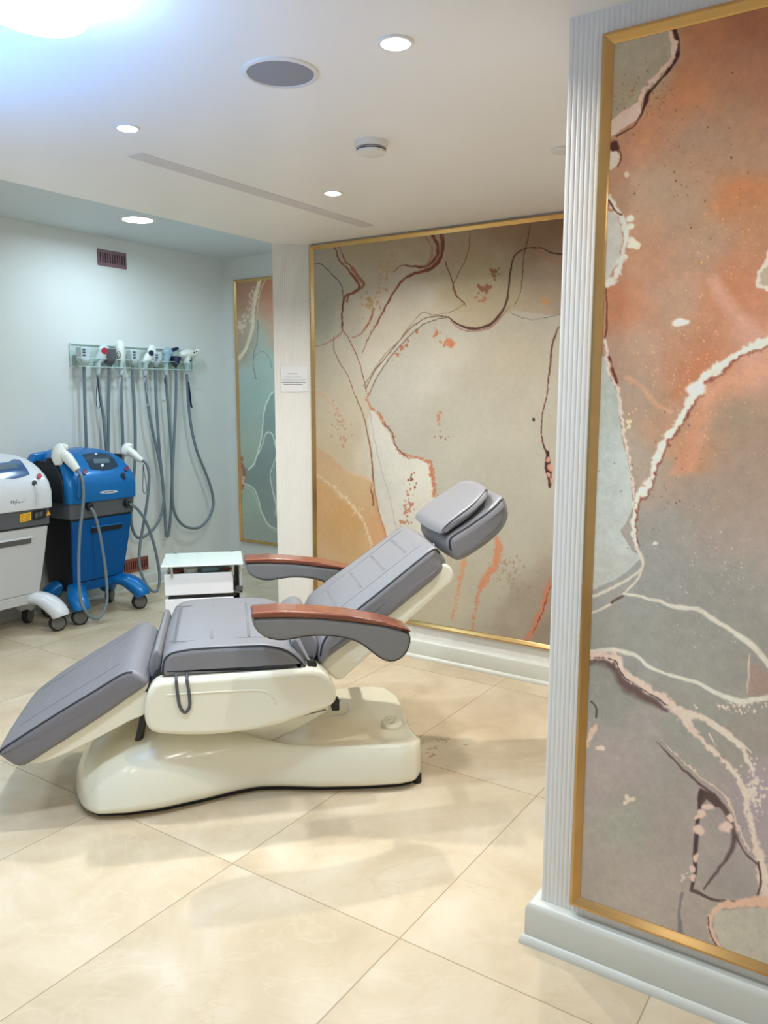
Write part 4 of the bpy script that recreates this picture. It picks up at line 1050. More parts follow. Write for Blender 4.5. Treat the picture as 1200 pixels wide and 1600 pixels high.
# ------------------------------------------------------------------ laser machines on castors
def bvh_of(o):
    W = ROOT[o.name]; me = o.data
    return BVHTree.FromPolygons([W @ v.co for v in me.vertices], [tuple(p.vertices) for p in me.polygons])
def decal(name, pxs, tree, m, parent, th=.003, grid=0, bury=.004):
    """thin raised plate that follows a real surface; outline given as points seen on that surface"""
    b = bm_new(); top = []; bot = []
    def hit(x, y):
        d = ray(x, y).normalized(); h = tree.ray_cast(CAM, d)
        return h[0], h[1]
    cx = sum(p[0] for p in pxs)/len(pxs); cy = sum(p[1] for p in pxs)/len(pxs)
    K = 5; ringsT = []
    for k in range(1, K+1):
        ring = []
        for x, y in pxs:
            p, n = hit(cx+(x-cx)*k/K, cy+(y-cy)*k/K)
            if p is None: return None
            if n.dot(CAM-p) < 0: n = -n
            ring.append((p, n))
        ringsT.append(ring)
    p, n = hit(cx, cy)
    if n.dot(CAM-p) < 0: n = -n
    c = b.verts.new(p+n*th)
    R = [[b.verts.new(p+n*th) for p, n in ring] for ring in ringsT]
    R.append([b.verts.new(p-n*bury) for p, n in ringsT[-1]])
    N = len(pxs)
    for i in range(N): b.faces.new((c, R[0][i], R[0][(i+1) % N]))
    for a_, b2 in zip(R, R[1:]):
        for i in range(N): b.faces.new((a_[i], b2[i], b2[(i+1) % N], a_[(i+1) % N]))
    b.faces.new(R[-1][::-1])
    return obj(name, b, m, parent)
def oval(cx, cy, rx, ry, rot=0, n=20):
    return [(cx+rx*math.cos(2*PI*k/n)*math.cos(rot)-ry*math.sin(2*PI*k/n)*math.sin(rot), cy+rx*math.cos(2*PI*k/n)*math.sin(rot)+ry*math.sin(2*PI*k/n)*math.cos(rot)) for k in range(n)]
def rings_z(spec, vb, rad, u0, u1):
    out = []
    for z, ins, vf in spec:
        out.append([(x, y, z) for x, y in rrect(u0+ins, u1-ins, vf, vb, rad, 5)])
    return out

def machine(name, label, du, C):
    u0, u1 = 2.893+du, 3.392+du
    t = thing(name, label, 'laser machine', ((u0+u1)/2, 4.38, 0))
    spec = [(.745,.0,4.205),(.75,-.003,4.20),(.84,-.003,4.195),(.895,.0,4.212),(.935,.006,4.238),(.97,.016,4.272),(1.0,.028,4.312),(1.025,.046,4.352),(1.045,.078,4.40),(1.057,.12,4.445),(1.06,.14,4.46)]
    con = obj('console', loft(bm_new(), rings_z(spec, 4.575, .03, u0, u1)), C['body'], t)
    obj('band', loft(bm_new(), rings_z([(.65,.012,4.218),(.748,.012,4.214)], 4.57, .02, u0, u1)), 'band_grey', t)
    obj('band_gap', loft(bm_new(), rings_z([(.640,.02,4.226),(.655,.02,4.226)], 4.565, .02, u0, u1)), 'black_plastic', t)
    body = obj('cabinet', loft(bm_new(), rings_z([(.175,.062,4.315),(.3,.052,4.290),(.48,.036,4.256),(.642,.024,4.232)], 4.56, .012, u0, u1)), C['side'], t)
    # front door
    sp = [(.235,.064,4.296),(.3,.056,4.283),(.48,.040,4.249),(.636,.028,4.225)]
    b = bm_new(); rg = [[(u0+i, vf, z), (u1-i, vf, z), (u1-i, vf+.02, z), (u0+i, vf+.02, z)] for z, i, vf in sp]; loft(b, rg)
    door = obj('door', b, C['door'], t, bevel=.004)
    b = bm_new(); rg = [[(u0+i, vf, z), (u1-i, vf, z), (u1-i, vf+.02, z), (u0+i, vf+.02, z)] for z, i, vf in ((.17,.068,4.308),(.229,.065,4.297))]; loft(b, rg)
    obj('kick_plate', b, C['door'], t, bevel=.004)
    b = bm_new(); um = (u0+u1)/2+C.get('hoff', 0)
    M = Matrix.Translation((um, 4.236, .565)) @ Matrix.Rotation(math.radians(10), 4, 'X')
    box(b, (-.115, -.008, -.018), (.115, .012, .018), M); obj('handle', b, C['handle'], door, bevel=.005)
    b = B((-.122, -.0085, .014), (.122, .012, .024), M); obj('handle_lip', b, C['lip'], door, bevel=.003)
    # legs, castors
    for sx in (-1, 1):
        for fr in (1, 0):
            uw = um_w = (u0+u1)/2+sx*.227; vw = 4.195 if fr else 4.50
            ui = (u0+u1)/2+sx*.155; vi = 4.33 if fr else 4.45
            path = catmull([(ui, vi, .20), ((ui*.6+uw*.4), (vi*.6+vw*.4), .195), (ui*.2+uw*.8, vi*.25+vw*.75, .165), (uw, vw-.012*(1 if fr else -1), .125), (uw+sx*.006, vw-.03*(1 if fr else -1), .092)], 5)
            b = bm_new(); n = len(path)
            tube(b, path, [.064-.012*abs(i/(n-1)-.5)*2 for i in range(n)], 16, flat=(Vector((0, 0, 1)), .72))
            lg_ = obj('leg', b, C['leg'], t)
            ax = Vector((.38*sx*(-1 if fr else 1)+.15, -.93, 0)).normalized()
            if fr: ax = Vector((-.30 if sx > 0 else -.42, -.95, 0)).normalized()
            M = frame_to(ax, (uw, vw, .05))
            cst = bm_new(); lathe(cst, [(.0, -.016), (.046, -.016), (.05, -.011), (.05, .011), (.046, .016), (.0, .016)], M, 28)
            ty = obj('castor', cst, 'rubber', t)
            b = bm_new(); lathe(b, [(.0, .0155), (.039, .0155), (.039, .0195), (.034, .021), (0, .021)], M, 28, cap=False); obj('hub', b, 'wheel_grey', ty)
            b = bm_new(); tube(b, [(uw, vw+.0, .10), (uw, vw, .075)], .016, 10); obj('stem', b, 'black_plastic', ty)
            if fr:
                b = B((-.005, -.03, .093), (.05, -.012, .1), Matrix.Translation((uw, vw, 0))); obj('brake', b, 'black_plastic', ty, bevel=.002)
    return t, con, body, (u0, u1)

# --- blue machine
BL, con, body, (u0, u1) = machine('laser_machine', 'blue laser machine on castors with two white handpieces, in the middle of the left wall', 0,
    dict(body='machine_blue', door='machine_blue_door', side='side_black', leg='machine_blue', handle='side_black', lip='machine_blue', hoff=.03))
tree = bvh_of(con)
# dark cheek on the left flank and holster cups
b = bm_new(); poly_prism(b, [(4.245,.748),(4.245,.86),(4.262,.915),(4.30,.965),(4.35,1.0),(4.52,1.0),(4.565,.96),(4.565,.748)], u0-.012, u0+.09, 'x'); obj('side_cheek', b, 'side_black', BL, bevel=.006)
Zq = lambda L_, ox, oy, k: [(ox+x/k, oy+y/k) for x, y in L_]
b = bm_new(); M = Matrix.Translation((2.945, 4.36, .985))
lathe(b, [(0, -.05), (.05, -.05), (.066, 0), (.07, .035), (.058, .035), (.05, .01), (0, .005)], M, 24); obj('holster', b, 'side_black', BL)
b = bm_new(); M = Matrix.Translation((3.365, 4.39, .985))
lathe(b, [(0, -.05), (.045, -.05), (.055, 0), (.058, .03), (.048, .03), (.042, .01), (0, .005)], M, 24); obj('holster', b, 'side_black', BL)
b = bm_new(); loft(b, [[(2.845, 4.50, .985), (2.99, 4.50, .985), (2.99, 4.565, .985), (2.845, 4.565, .985)], [(2.88, 4.51, 1.04), (3.01, 4.51, 1.055), (3.01, 4.56, 1.055), (2.88, 4.56, 1.04)]]); obj('top_wing', b, 'machine_blue', BL, bevel=.01)
dp = decal('display_panel', Zq([(430,195),(470,184),(545,177),(620,178),(690,186),(720,205),(750,240),(775,280),(787,305),(760,325),(700,343),(640,350),(570,345),(520,335),(500,310),(470,250)], 60, 680, 6.316), tree, 'display_dark', BL, .002)
decal('screen', Zq([(535,238),(690,232),(705,275),(550,282)], 60, 680, 6.316), tree, 'lcd', dp, .0035)
decal('knob', oval(60+628/6.316, 680+302/6.316, 2.2, 2.2), tree, 'white_plastic', dp, .006)
decal('knob', oval(60+567/6.316, 680+190/6.316, 2, 1.2), tree, 'white_plastic', dp, .004)
decal('stop_button', oval(60+457/6.316, 680+366/6.316, 3.5, 4.2), tree, 'maroon_button', BL, .008)
decal('stop_button', oval(60+867/6.316, 680+335/6.316, 3.3, 3.6), tree, 'maroon_button', BL, .008)
decal('key_switch', oval(60+830/6.316, 680+394/6.316, 3, 3.6), tree, 'side_black', BL, .006)
decal('key_switch', oval(60+846/6.316, 680+425/6.316, 2.4, 2.4), tree, 'side_black', BL, .004)
lg_ = decal('badge', oval(60+695/6.316, 680+560/6.316, 14.2, 2.5, -.075), tree, 'logo_silver', BL, .002)
for k in range(6):
    x = 60+(655+k*15)/6.316; y = 680+(563-k*1.8)/6.316
    decal('badge_mark', [(x-.8, y-.9), (x+.7, y-.9), (x+.8, y+.7), (x+.1, y+.4), (x-.7, y+.9)], tree, 'ink', lg_, .003)
# sockets for the hose plugs on the grey band
for x, y, v in ((139, 791, 4.21), (198, 786, 4.21)):
    p = on_v(x, y, v); M = frame_to((0, -1, 0), (p.x, 4.216, p.z))
    b = bm_new(); lathe(b, [(0, 0), (.026, 0), (.026, .012), (.02, .026), (.012, .03), (0, .03)], M, 20); obj('hose_socket', b, 'black_plastic', BL)

# --- white machine
WH, con, body, (w0, w1) = machine('laser_machine', 'white laser machine cut off by the left edge of the photo', -.607,
    dict(body='machine_white', door='machine_grey', side='machine_grey', leg='machine_white', handle='dark_grey_plastic', lip='machine_white', hoff=-.0))
tree = bvh_of(con)
Z3 = lambda L_: [(x/9.41, 690+y/9.41) for x, y in L_]
dp = decal('display_panel', Z3([(-300,300),(0,318),(130,300),(200,262),(285,268),(330,310),(370,370),(410,430),(436,483),(380,505),(300,530),(200,545),(100,545),(0,535),(-300,500)]), tree, 'display_blue', WH, .002)
if dp: decal('screen', Z3([(-200,345),(0,345),(235,335),(262,390),(0,420),(-200,420)]), tree, 'lcd', dp, .0035)
decal('stop_button', oval(572/9.41, 690+517/9.41, 3.6, 4.1), tree, 'red_button', WH, .008)
ks = decal('key_switch', oval(500/9.41, 690+610/9.41, 3.5, 3.9), tree, 'black_plastic', WH, .006)
b = bm_new()
def hitw(x, y, off=.01):
    d = ray(x, y).normalized(); h = tree.ray_cast(CAM, d); q_ = h[0] if h[0] is not None else on_v(x, y, 4.22); return q_-Vector((0, 1, 0))*off
tube(b, [hitw(53.5, 756.5), hitw(54.5, 763)], .004, 8); tube(b, [hitw(56, 770), hitw(57.8, 790, .006)], .006, 8, flat=(Vector((0, 1, 0)), .4)); tube(b, [hitw(54.5, 763), hitw(56, 771)], .0018, 6)
obj('key_tag', b, 'strap_white', ks)
b = bm_new()
scr = [[(17,787),(17.6,782),(18.2,787)], [(20,786),(21.5,781),(21,787),(22.5,783),(23.5,786)], [(23,790),(25.5,781),(27,782),(25.2,785.5),(28,785)], [(29,785),(30.5,783),(29.5,786),(32,784.5)], [(33,785),(34.5,783),(34,785.5)], [(35,784.5),(37.5,783)], [(36.5,781),(40,780.5)]]
for c in scr: tube(b, catmull([hitw(x, y, .0006) for x, y in c], 4), .0009, 5)
obj('script_lettering', b, 'ink', WH)
yb = 4.214
def onband(x, y): return on_v(x, y, yb)
def plate(name, pxs, m, parent, v=yb, th=.003):
    pts = [on_v(x, y, v) for x, y in pxs]; return obj(name, slab(pts, Vector((0, -1, 0)), th), m, parent, smooth=False)
yl = plate('warning_label', [(30.5,804),(48.2,799.8),(48.2,812.5),(30.5,816.5)], 'yellow_label', WH)
for k in range(4): plate('label_text', [(32,806.2+k*2.6),(46.8,802.7+k*2.6),(46.8,803.3+k*2.6),(32,806.8+k*2.6)], 'ink', yl, yb-.003, .0006)
pk = plate('power_socket', [(51,799),(70.5,795),(70.5,808.5),(51,813)], 'black_plastic', WH, th=.008)
plate('socket_switch', [(54.5,801.5),(59,800.5),(59,808.5),(54.5,809.5)], 'dark_grey_plastic', pk, yb-.008, .004)
plate('socket_switch', [(61,800.3),(66,799.2),(66,805.5),(61,807)], 'dark_grey_plastic', pk, yb-.008, .004)
plate('hazard_triangle', [(71.8,806),(75.2,797.6),(78.6,804.3)], 'yellow_label', WH)

# ------------------------------------------------------------------ handpieces parked on the blue machine
def loop_strap(name, px, v, m, parent, r=.0022):
    b = bm_new(); tube(b, catmull([on_v(x, y, v) for x, y in px], 5, closed=True), r, 6, closed=True); return obj(name, b, m, parent)
def pxpath(L_): return [on_v(x, y, v) for x, y, v in L_]

hp = thing('laser_handpiece', 'white handpiece in the left holster of the blue machine, hose looping to the floor', 'laser handpiece', on_v(94, 722, 4.33))
b = bm_new(); c = on_v(94, 710, 4.33)
tube(b, [on_v(91.5, 726, 4.33), on_v(91, 718, 4.33), on_v(93, 708, 4.33), on_v(96, 699, 4.33), on_v(98.5, 695.5, 4.33)], [.032, .042, .046, .036, .02], 16)
tube(b, [on_v(97, 700, 4.33), on_v(102, 699, 4.31), on_v(106.5, 699, 4.3)], [.028, .024, .014], 12)
hb = obj('body', b, 'hand_white', hp)
b = bm_new(); tube(b, pxpath([(98,710,4.31),(106,716,4.27),(114,726,4.23),(121,735,4.20)]), [.036, .033, .028, .022], 14); obj('grip', b, 'hand_white', hp)
b = bm_new(); tube(b, catmull(pxpath([(120,734,4.203),(125,741,4.18),(129,752,4.16),(130.5,775,4.15),(128.5,800,4.15),(125,830,4.15),(123,870,4.15),(123.5,910,4.14),(126,935,4.13),(132,952,4.115),(142,964,4.11),(152,966.5,4.11),(161,958,4.115),(167,940,4.12),(167,915,4.13),(163.5,880,4.15),(157,840,4.16),(150,810,4.17),(145.5,799,4.18),(141.5,794,4.192)]), 6), .0095, 10); obj('hose', b, 'hose', hp)
loop_strap('strap', [(123,742),(126,752),(127.5,768),(126,778),(122.5,781),(120,772),(121.5,755)], 4.17, 'strap_dark', hp)

hp = thing('laser_handpiece', 'white handpiece on the right corner of the blue machine, hose crossing the copper vent', 'laser handpiece', on_v(202, 714, 4.39))
b = bm_new()
tube(b, [on_v(193.5, 711, 4.39), on_v(196, 706, 4.39), on_v(200, 699, 4.39), on_v(203, 695.5, 4.39)], [.022, .036, .036, .022], 16)
tube(b, [on_v(201, 698, 4.38), on_v(207, 696.5, 4.36)], [.024, .014], 12)
obj('body', b, 'hand_white', hp)
b = bm_new(); tube(b, pxpath([(200,704,4.38),(208,709,4.34),(216,716,4.30),(222,720,4.28)]), [.032, .028, .022, .018], 14); obj('grip', b, 'hand_white', hp)
b = bm_new(); tube(b, catmull(pxpath([(221,719,4.285),(228,724,4.27),(232,735,4.26),(233,752,4.26),(230.5,780,4.26),(225,815,4.27),(219,850,4.28),(217.5,875,4.28),(220,893,4.27),(228,912,4.25),(238,923.5,4.24),(246,922,4.24),(249.5,905,4.24),(247,880,4.24),(239,845,4.22),(228,815,4.20),(217,798,4.19),(208,790,4.19),(201,787,4.195)]), 6), .0095, 10); obj('hose', b, 'hose', hp)
loop_strap('strap', [(224,725),(225.5,740),(229,758),(228,769),(225,771),(223,762),(223.5,742)], 4.255, 'strap_dark', hp)

# ------------------------------------------------------------------ clear wall rack and hanging applicators
RK = thing('wall_rack', 'clear acrylic rack on the left wall holding five hose applicators', 'rack', (3.8, VL, 1.585))
a0, a1 = 3.27, 4.325
obj('back_plate', B((a0, VL-.012, 1.585), (a1, VL-.006, 1.735)), 'acrylic', RK, smooth=False)
obj('shelf', B((a0, VL-.085, 1.612), (a1, VL-.013, 1.617)), 'acrylic', RK, smooth=False)
obj('front_lip', B((a0, VL-.09, 1.585), (a1, VL-.085, 1.64)), 'acrylic', RK, smooth=False)
for lo, hi_ in (((a0, VL-.0125, 1.733), (a1, VL-.0055, 1.7365)), ((a0, VL-.0905, 1.638), (a1, VL-.0845, 1.6415)), ((a0, VL-.0905, 1.583), (a1, VL-.0845, 1.5865)), ((a0-.002, VL-.0125, 1.585), (a0+.002, VL-.0055, 1.735)), ((a1-.002, VL-.0125, 1.585), (a1+.002, VL-.0055, 1.735)), ((a0-.002, VL-.0905, 1.585), (a0+.002, VL-.006, 1.588)), ((a1-.002, VL-.0905, 1.585), (a1+.002, VL-.006, 1.588))):
    obj('polished_edge', B(lo, hi_), 'acrylic_edge', RK, smooth=False)

VW = 4.595
def pw(x, y, v=VW): return on_v(x, y, v)
def q3(x, y, v=VW): return on_v(90+x/4.615, 510+y/4.615, v)
def hose_obj(path, parent):
    b = bm_new(); tube(b, catmull([q3(*p) for p in path], 6), .0105, 10); return obj('hose', b, 'hose', parent)
def connector(cx, parent, m='hand_grey', top=150):
    b = bm_new(); w = .034
    p = q3(cx, 215); z0 = q3(cx, 245).z; z1 = q3(cx, top).z; zc = q3(cx, 292).z
    box(b, (p.x-.036, VW-.03, z0), (p.x+.036, VW+.03, z1)); ob = obj('connector', b, m, parent, bevel=.006)
    b = bm_new(); lathe(b, [(0, zc), (.012, zc), (.02, zc+.012), (.036, zc+.03), (.038, z0+.004), (0, z0+.004)], Matrix.Translation((p.x, VW, 0)), 20); obj('connector_cup', b, m, ob)
    b = bm_new()
    for k in range(3): box(b, (p.x-.026, VW-.033, z1-.022-k*.018), (p.x-.004, VW-.029, z1-.012-k*.018))
    obj('connector_pin', b, 'band_grey', ob)
    return ob
def applicator(label, loc): return thing('hose_applicator', label, 'applicator', loc)

# 1: red dot head and leftmost connector
ap = applicator('round applicator head with a red dot, leftmost head on the clear wall rack', q3(300, 235))
connector(185, ap)
hose_obj([(190,285),(193,400),(198,600),(205,800),(212,900,4.60),(240,1000,4.61),(290,1060,4.62),(340,1000,4.61),(352,900,4.60),(345,830),(330,650),(312,540),(298,430),(290,350)], ap)
b = bm_new(); c = q3(335, 185); ellipsoid(b, c, .05, .024, .048, Matrix.Rotation(math.radians(-12), 3, 'Y'))
tube(b, [q3(322, 205), q3(300, 235), q3(288, 265)], [.04, .034, .024], 14, flat=(Vector((0, 1, 0)), .7)); obj('head', b, 'hand_grey', ap)
b = bm_new(); tube(b, [q3(287, 262), q3(288, 330), q3(290, 352)], [.023, .02, .013], 12); obj('neck', b, 'hand_grey', ap)
b = bm_new(); lathe(b, [(0, .004), (.0215, .004), (.0215, -.004), (0, -.004)], frame_to((0, -1, 0), q3(338, 177, VW-.024)), 24); obj('dot', b, 'red_button', ap)
loop_strap('strap', [(90+288/4.615, 510+370/4.615), (90+278/4.615, 510+500/4.615), (90+282/4.615, 510+575/4.615), (90+298/4.615, 510+588/4.615), (90+305/4.615, 510+560/4.615), (90+296/4.615, 510+470/4.615)], VW-.02, 'strap_dark', ap)

# 2: upright slim head and second connector
ap = applicator('slim upright white applicator with a chrome face, second along the wall rack', q3(450, 235))
connector(372, ap, 'dark_grey_plastic', 160)
hose_obj([(370,285,4.6),(370,400,4.605),(368,600,4.605),(366,800,4.605),(366,900,4.61),(380,1000,4.62),(420,1050,4.62),(465,1000,4.61),(472,900,4.6),(470,800,4.6),(462,600),(458,450),(457,350)], ap)
b = bm_new(); tube(b, [q3(450, 102), q3(450, 112), q3(450, 140), q3(450, 180), q3(455, 235), q3(457, 262)], [.008, .022, .03, .03, .028, .02], 16); obj('head', b, 'hand_white', ap)
b = bm_new(); c = q3(441, 205, VW-.024); ellipsoid(b, c, .016, .012, .026); obj('chrome_face', b, 'chrome', ap)
b = bm_new(); tube(b, [q3(457, 255), q3(457, 335), q3(457, 352)], [.02, .018, .012], 12); obj('neck', b, 'hand_grey', ap)
loop_strap('strap', [(90+452/4.615, 510+365/4.615), (90+440/4.615, 510+470/4.615), (90+434/4.615, 510+560/4.615), (90+442/4.615, 510+588/4.615), (90+450/4.615, 510+560/4.615), (90+449/4.615, 510+460/4.615)], VW-.02, 'strap_white', ap)

# 3: navy dot head, hose dips behind the blue machine
ap = applicator('round white applicator head with a navy dot, in the middle of the wall rack', q3(640, 245))
connector(545, ap, 'hand_grey', 170)
hose_obj([(540,285,4.6),(542,400,4.6),(555,600,4.605),(560,800,4.605),(556,1000,4.61),(540,1200,4.61),(530,1400,4.6),(560,1505,4.59),(610,1522,4.585),(680,1470,4.585),(740,1380,4.585),(765,1260,4.585),(755,1100,4.585),(730,950,4.585),(700,820,4.585),(665,650,4.588),(645,500),(630,350)], ap)
b = bm_new(); c = q3(678, 190); ellipsoid(b, c, .038, .022, .058, Matrix.Rotation(math.radians(14), 3, 'Y'))
tube(b, [q3(660, 215), q3(640, 245), q3(630, 270)], [.034, .03, .022], 14, flat=(Vector((0, 1, 0)), .7)); obj('head', b, 'hand_white', ap)
b = bm_new(); lathe(b, [(0, .004), (.02, .004), (.02, -.004), (0, -.004)], frame_to((0, -1, 0), q3(675, 192, VW-.022)), 24); obj('dot', b, 'navy_dot', ap)
b = bm_new(); box(b, (q3(712, 200).x, VW-.02, q3(712, 238).z), (q3(740, 200).x, VW+.01, q3(740, 188).z)); obj('side_tab', b, 'white_plastic', ap, bevel=.004)
b = bm_new(); tube(b, [q3(629, 262), q3(629, 335), q3(630, 355)], [.022, .019, .012], 12); obj('neck', b, 'hand_grey', ap)
loop_strap('strap', [(90+630/4.615, 510+370/4.615), (90+622/4.615, 510+450/4.615), (90+636/4.615, 510+540/4.615), (90+650/4.615, 510+572/4.615), (90+660/4.615, 510+550/4.615), (90+642/4.615, 510+460/4.615)], VW-.022, 'strap_white', ap)

# 4: blue-grey head, narrow U of hose
ap = applicator('blue-grey applicator with a short dark nozzle, second from the right on the wall rack', q3(790, 220))
connector(705, ap, 'hand_grey', 190)
hose_obj([(704,285,4.61),(706,400,4.61),(715,620,4.61),(735,900,4.61),(757,1120,4.612),(770,1300,4.612),(777,1430,4.612),(785,1500,4.612),(797,1508,4.61),(808,1440,4.608),(818,1300,4.606),(825,1100,4.604),(820,900,4.60),(803,650),(788,480),(780,345)], ap)
b = bm_new(); c = q3(795, 188); ellipsoid(b, c, .045, .024, .034)
tube(b, [q3(790, 205), q3(782, 240), q3(780, 270)], [.03, .026, .02], 14); obj('head', b, 'hand_bluegrey', ap)
b = bm_new(); tube(b, [q3(820, 175), q3(845, 165), q3(868, 158)], [.016, .013, .01], 12); obj('nozzle', b, 'navy_dot', ap)
b = bm_new(); tube(b, [q3(780, 262), q3(780, 330), q3(781, 350)], [.02, .018, .012], 12); obj('neck', b, 'hand_grey', ap)
loop_strap('strap', [(90+776/4.615, 510+365/4.615), (90+770/4.615, 510+385/4.615), (90+772/4.615, 510+408/4.615), (90+778/4.615, 510+410/4.615)], VW-.02, 'strap_dark', ap)

# 5: side-facing head, wide loop to the right
ap = applicator('pale hammer-shaped applicator at the right end of the wall rack, hose in a wide loop', q3(930, 220))
connector(845, ap, 'navy_dot', 215)
hose_obj([(852,285,4.6),(854,400,4.6),(850,600,4.6),(838,850,4.595),(830,1000,4.59),(826,1180,4.585),(840,1330,4.585),(890,1420,4.585),(960,1455,4.585),(1030,1445,4.585),(1090,1380,4.585),(1122,1290,4.585),(1110,1180,4.585),(1065,1050,4.588),(1005,900,4.59),(968,750),(945,580),(937,450),(932,340)], ap)
b = bm_new(); tube(b, [q3(880, 205), q3(905, 200), q3(950, 195), q3(990, 198), q3(1010, 180), q3(1012, 165)], [.014, .03, .032, .026, .02, .014], 14)
tube(b, [q3(930, 205), q3(932, 245), q3(933, 270)], [.03, .027, .022], 14); obj('head', b, 'hand_white', ap)
b = bm_new(); tube(b, [q3(933, 262), q3(932, 325), q3(932, 345)], [.021, .018, .012], 12); obj('neck', b, 'hand_grey', ap)
for x, y in ((985, 188), (1003, 180), (958, 248)):
    b = bm_new(); ellipsoid(b, q3(x, y, VW-.03), .006, .005, .006, n=10, m=6); obj('screw', b, 'navy_dot', ap)
loop_strap('strap', [(90+945/4.615, 510+400/4.615), (90+955/4.615, 510+470/4.615), (90+965/4.615, 510+560/4.615), (90+970/4.615, 510+582/4.615), (90+960/4.615, 510+575/4.615), (90+952/4.615, 510+500/4.615)], VW-.02, 'navy_dot', ap, .004)
b = bm_new(); ellipsoid(b, q3(763, 525, VL-.006), .008, .008, .008, n=12, m=8)
setp(obj('wall_hook', b, 'white_plastic'), 'tiny white wall hook between the hanging hoses below the rack', 'hook')

# ------------------------------------------------------------------ glass-topped drawer trolley behind the chair
TZ = .58; kk = (H-TZ)/(H-.55)
def tp(x, y, z=TZ): return on_z(x, y, z)
g = [tp(251, 885), tp(380, 881), tp(394, 858), tp(257, 865)]
def to_st(p): return ((p.x-p.y)/R2_, (p.x+p.y)/R2_)
gs = [to_st(p) for p in g]
s0, t0 = gs[0]; s1 = gs[1][0]; t1 = gs[3][1]
TR = thing('trolley', 'white drawer trolley with a frosted glass top behind the reclining chair', 'trolley', st((s0+s1)/2, (t0+t1)/2, 0), -PI/4)
MT = Matrix.Rotation(-PI/4, 4, 'Z')
def sbox(sa, sb, ta, tb, za, zb): return B((sa, ta, za), (sb, tb, zb), MT)
obj('glass_top', sbox(s0, s1, t0, t1, TZ-.008, TZ), 'glass_top', TR, bevel=.003)
for s in (s0+.05, s1-.05):
    for t in (t0+.02, t1-.02):
        b = bm_new(); lathe(b, [(0, TZ-.06), (.008, TZ-.06), (.008, TZ-.002), (.011, TZ+.004), (0, TZ+.008)], Matrix.Translation(st(s, t, 0)), 14) if t > t0+.1 else lathe(b, [(0, TZ-.06), (.006, TZ-.06), (.006, TZ-.004), (0, TZ-.004)], Matrix.Translation(st(s, t, 0)), 14)
        obj('glass_stud', b, 'chrome', TR)
ca, cb_, ta, tb = s0+.012, s1-.005, t0+.09, t1-.01
ztop = TZ-.045
b = sbox(ca+.01, cb_, ta, tb, .10, .12); 
for x0, x1, y0, y1 in ((ca+.01, ca+.025, ta, tb), (cb_-.015, cb_, ta, tb), (ca+.01, cb_, tb-.015, tb)): box(b, (x0, y0, .1), (x1, y1, ztop), MT)
for z in (.16, .29, .41): box(b, (ca+.01, ta, z), (cb_, tb, z+.012), MT)
obj('carcass', b, 'trolley_grey', TR, smooth=False)
for z0, z1 in ((.425, ztop-.004), (.30, .405), (.17, .28)):
    d = obj('drawer', sbox(ca, cb_-.045, t0+.03, t0+.045, z0, z1), 'trolley_white', TR, bevel=.003)
    b = sbox(ca+.004, ca+.014, t0+.045, tb-.04, z0+.01, z1); box(b, (cb_-.06, t0+.045, z0+.01), (cb_-.05, tb-.04, z1), MT); box(b, (ca+.004, t0+.045, z0+.01), (cb_-.05, tb-.04, z0+.018), MT)
    obj('drawer_tray', b, 'trolley_white', d, smooth=False)
    obj('drawer_rail', sbox(cb_-.048, cb_-.03, t0+.06, tb-.05, (z0+z1)/2-.012, (z0+z1)/2+.006), 'black_plastic', d, smooth=False)
    obj('drawer_shadow_gap', sbox(ca+.02, cb_-.03, t0+.036, t0+.052, z0-.016, z0-.003), 'black_plastic', d, smooth=False)
    obj('rail_bracket', sbox(cb_-.035, cb_+.002, t0+.07, t0+.10, z0+.0, z0+.022), 'dark_grey_plastic', d, smooth=False)
for s in (ca+.04, cb_-.05):
    for t in (t0+.12, tb-.05):
        b = bm_new(); lathe(b, [(0, -.012), (.03, -.012), (.035, -.006), (.035, .006), (.03, .012), (0, .012)], frame_to(st(.4, -1, 0), st(s, t, .035)), 20); tube(b, [st(s, t, .05), st(s, t, .105)], .008, 8)
        obj('castor', b, 'rubber', TR)
# bits lying in the open top drawer
def drawer_bit(name, label, cat, bmx, m): return setp(obj(name, bmx, m), label, cat)
zb = ztop+.002
b = bm_new(); lathe(b, [(0, 0), (.032, 0), (.036, .012), (.036, .045), (.033, .048), (0, .048)], Matrix.Translation(st(ca+.125, t0+.10, .498)), 24)
drawer_bit('tub', 'white round tub in the open top drawer of the trolley, under the glass', 'tub', b, 'white_plastic')
b = bm_new(); tube(b, [st(ca+.04, t0+.09, .528), st(ca+.09, t0+.12, .53)], .012, 12); drawer_bit('bottle', 'brown bottle lying at the left of the trolley drawer under the glass', 'bottle', b, 'copper_paint')
b = bm_new(); tube(b, [st(ca+.18, t0+.085, .532), st(ca+.235, t0+.10, .534), st(ca+.26, t0+.10, .534)], [.013, .013, .007], 12); drawer_bit('tube', 'dark green tube lying in the middle of the trolley drawer', 'tube', b, 'hand_bluegrey')
b = bm_new(); tube(b, [st(ca+.28, t0+.09, .53), st(ca+.33, t0+.1, .53)], .01, 12); drawer_bit('tube', 'brown tube lying at the right of the trolley drawer', 'tube', b, 'wood')

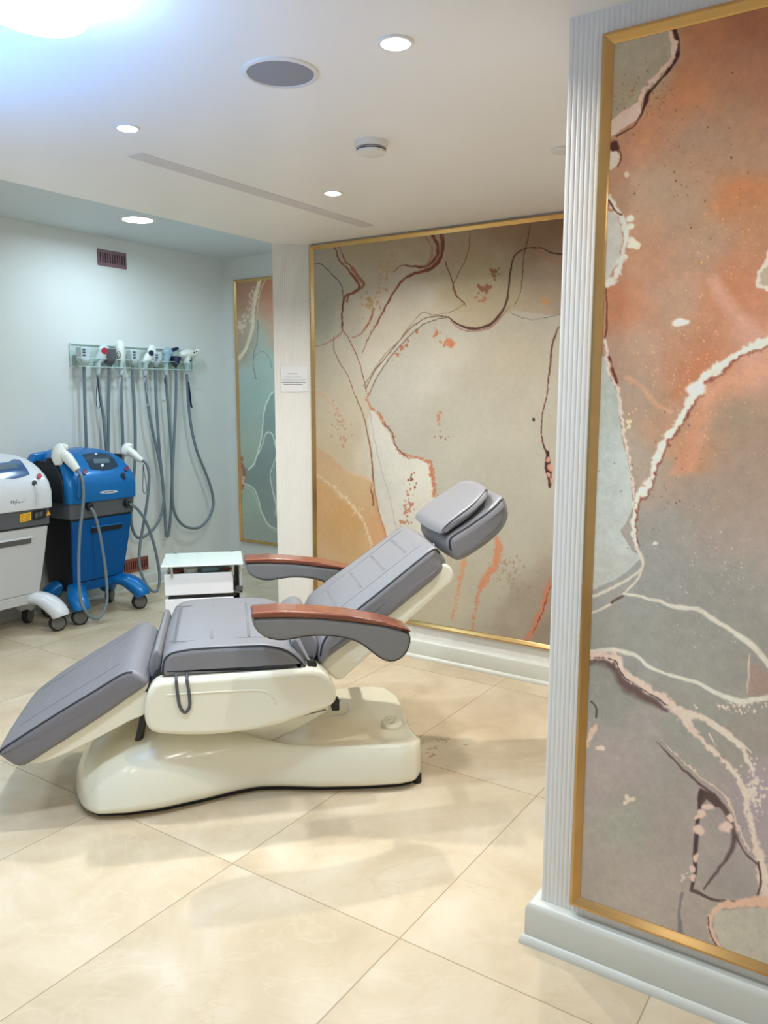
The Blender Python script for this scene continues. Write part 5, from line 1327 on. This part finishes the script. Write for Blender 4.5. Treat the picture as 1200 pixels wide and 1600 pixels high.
# ------------------------------------------------------------------ lighting
w = bpy.data.worlds.new('world'); S.world = w; w.use_nodes = True
nt = w.node_tree; bg = nt.nodes['Background']; bg.inputs[1].default_value = .5
# cool tint added on the left to blue the ceiling, warm lamp light from the rest of the premises (right and behind)
tc = nt.nodes.new('ShaderNodeTexCoord'); dp_ = nt.nodes.new('ShaderNodeVectorMath'); dp_.operation = 'DOT_PRODUCT'
dp_.inputs[1].default_value = (-.62, .78, 0); nt.links.new(tc.outputs['Generated'], dp_.inputs[0])
mr = nt.nodes.new('ShaderNodeMapRange'); mr.interpolation_type = 'SMOOTHSTEP'; mr.inputs[1].default_value = -.15; mr.inputs[2].default_value = .75
nt.links.new(dp_.outputs['Value'], mr.inputs[0])
mx = nt.nodes.new('ShaderNodeMix'); mx.data_type = 'RGBA'; mx.inputs[6].default_value = (1, .965, .92, 1); mx.inputs[7].default_value = (.62, .80, 1.04, 1)
nt.links.new(mr.outputs[0], mx.inputs[0]); nt.links.new(mx.outputs[2], bg.inputs[0])
# unseen ceiling lamps of the room; pair by right wall added to brighten it
for x, y, pw_, c in ((1.05, .1, 4, NEUT), (1.05, -.9, 4, NEUT), (-.6, .9, 3, NEUT), (.6, 2.75, 5, NEUT), (-.8, 2.2, 4, NEUT), (2.75, .3, 5, NEUT), (2.7, 1.08, 10, NEUT)):
    area((x, y, ZC-.012), .07, pw_, c, 160)
for x, y, q_ in ((1.45, 3.45, 9), (.1, 3.7, 8), (4.1, 3.4, 9)):  # unseen alcove lamps; the last one added to brighten the dark corner
    area((x, y, ZF-.012), .15, q_, COOL, 165)
up = area((.8, 1.95, 1.6), .3, 13, (.08, .36, 1), 165, 'added_blue_fill'); up.rotation_euler = (PI, 0, 0)  # added blue fill with no fixture, tints the left of the ceiling
vs = S.view_settings
vs.view_transform = 'Standard'; vs.look = 'None'; vs.exposure = 0; vs.gamma = 1; vs.use_curve_mapping = False
try: S.display_settings.display_device = 'sRGB'
except Exception: pass
S.cycles.max_bounces = 8; S.cycles.transparent_max_bounces = 12
S.cycles.use_denoising = True
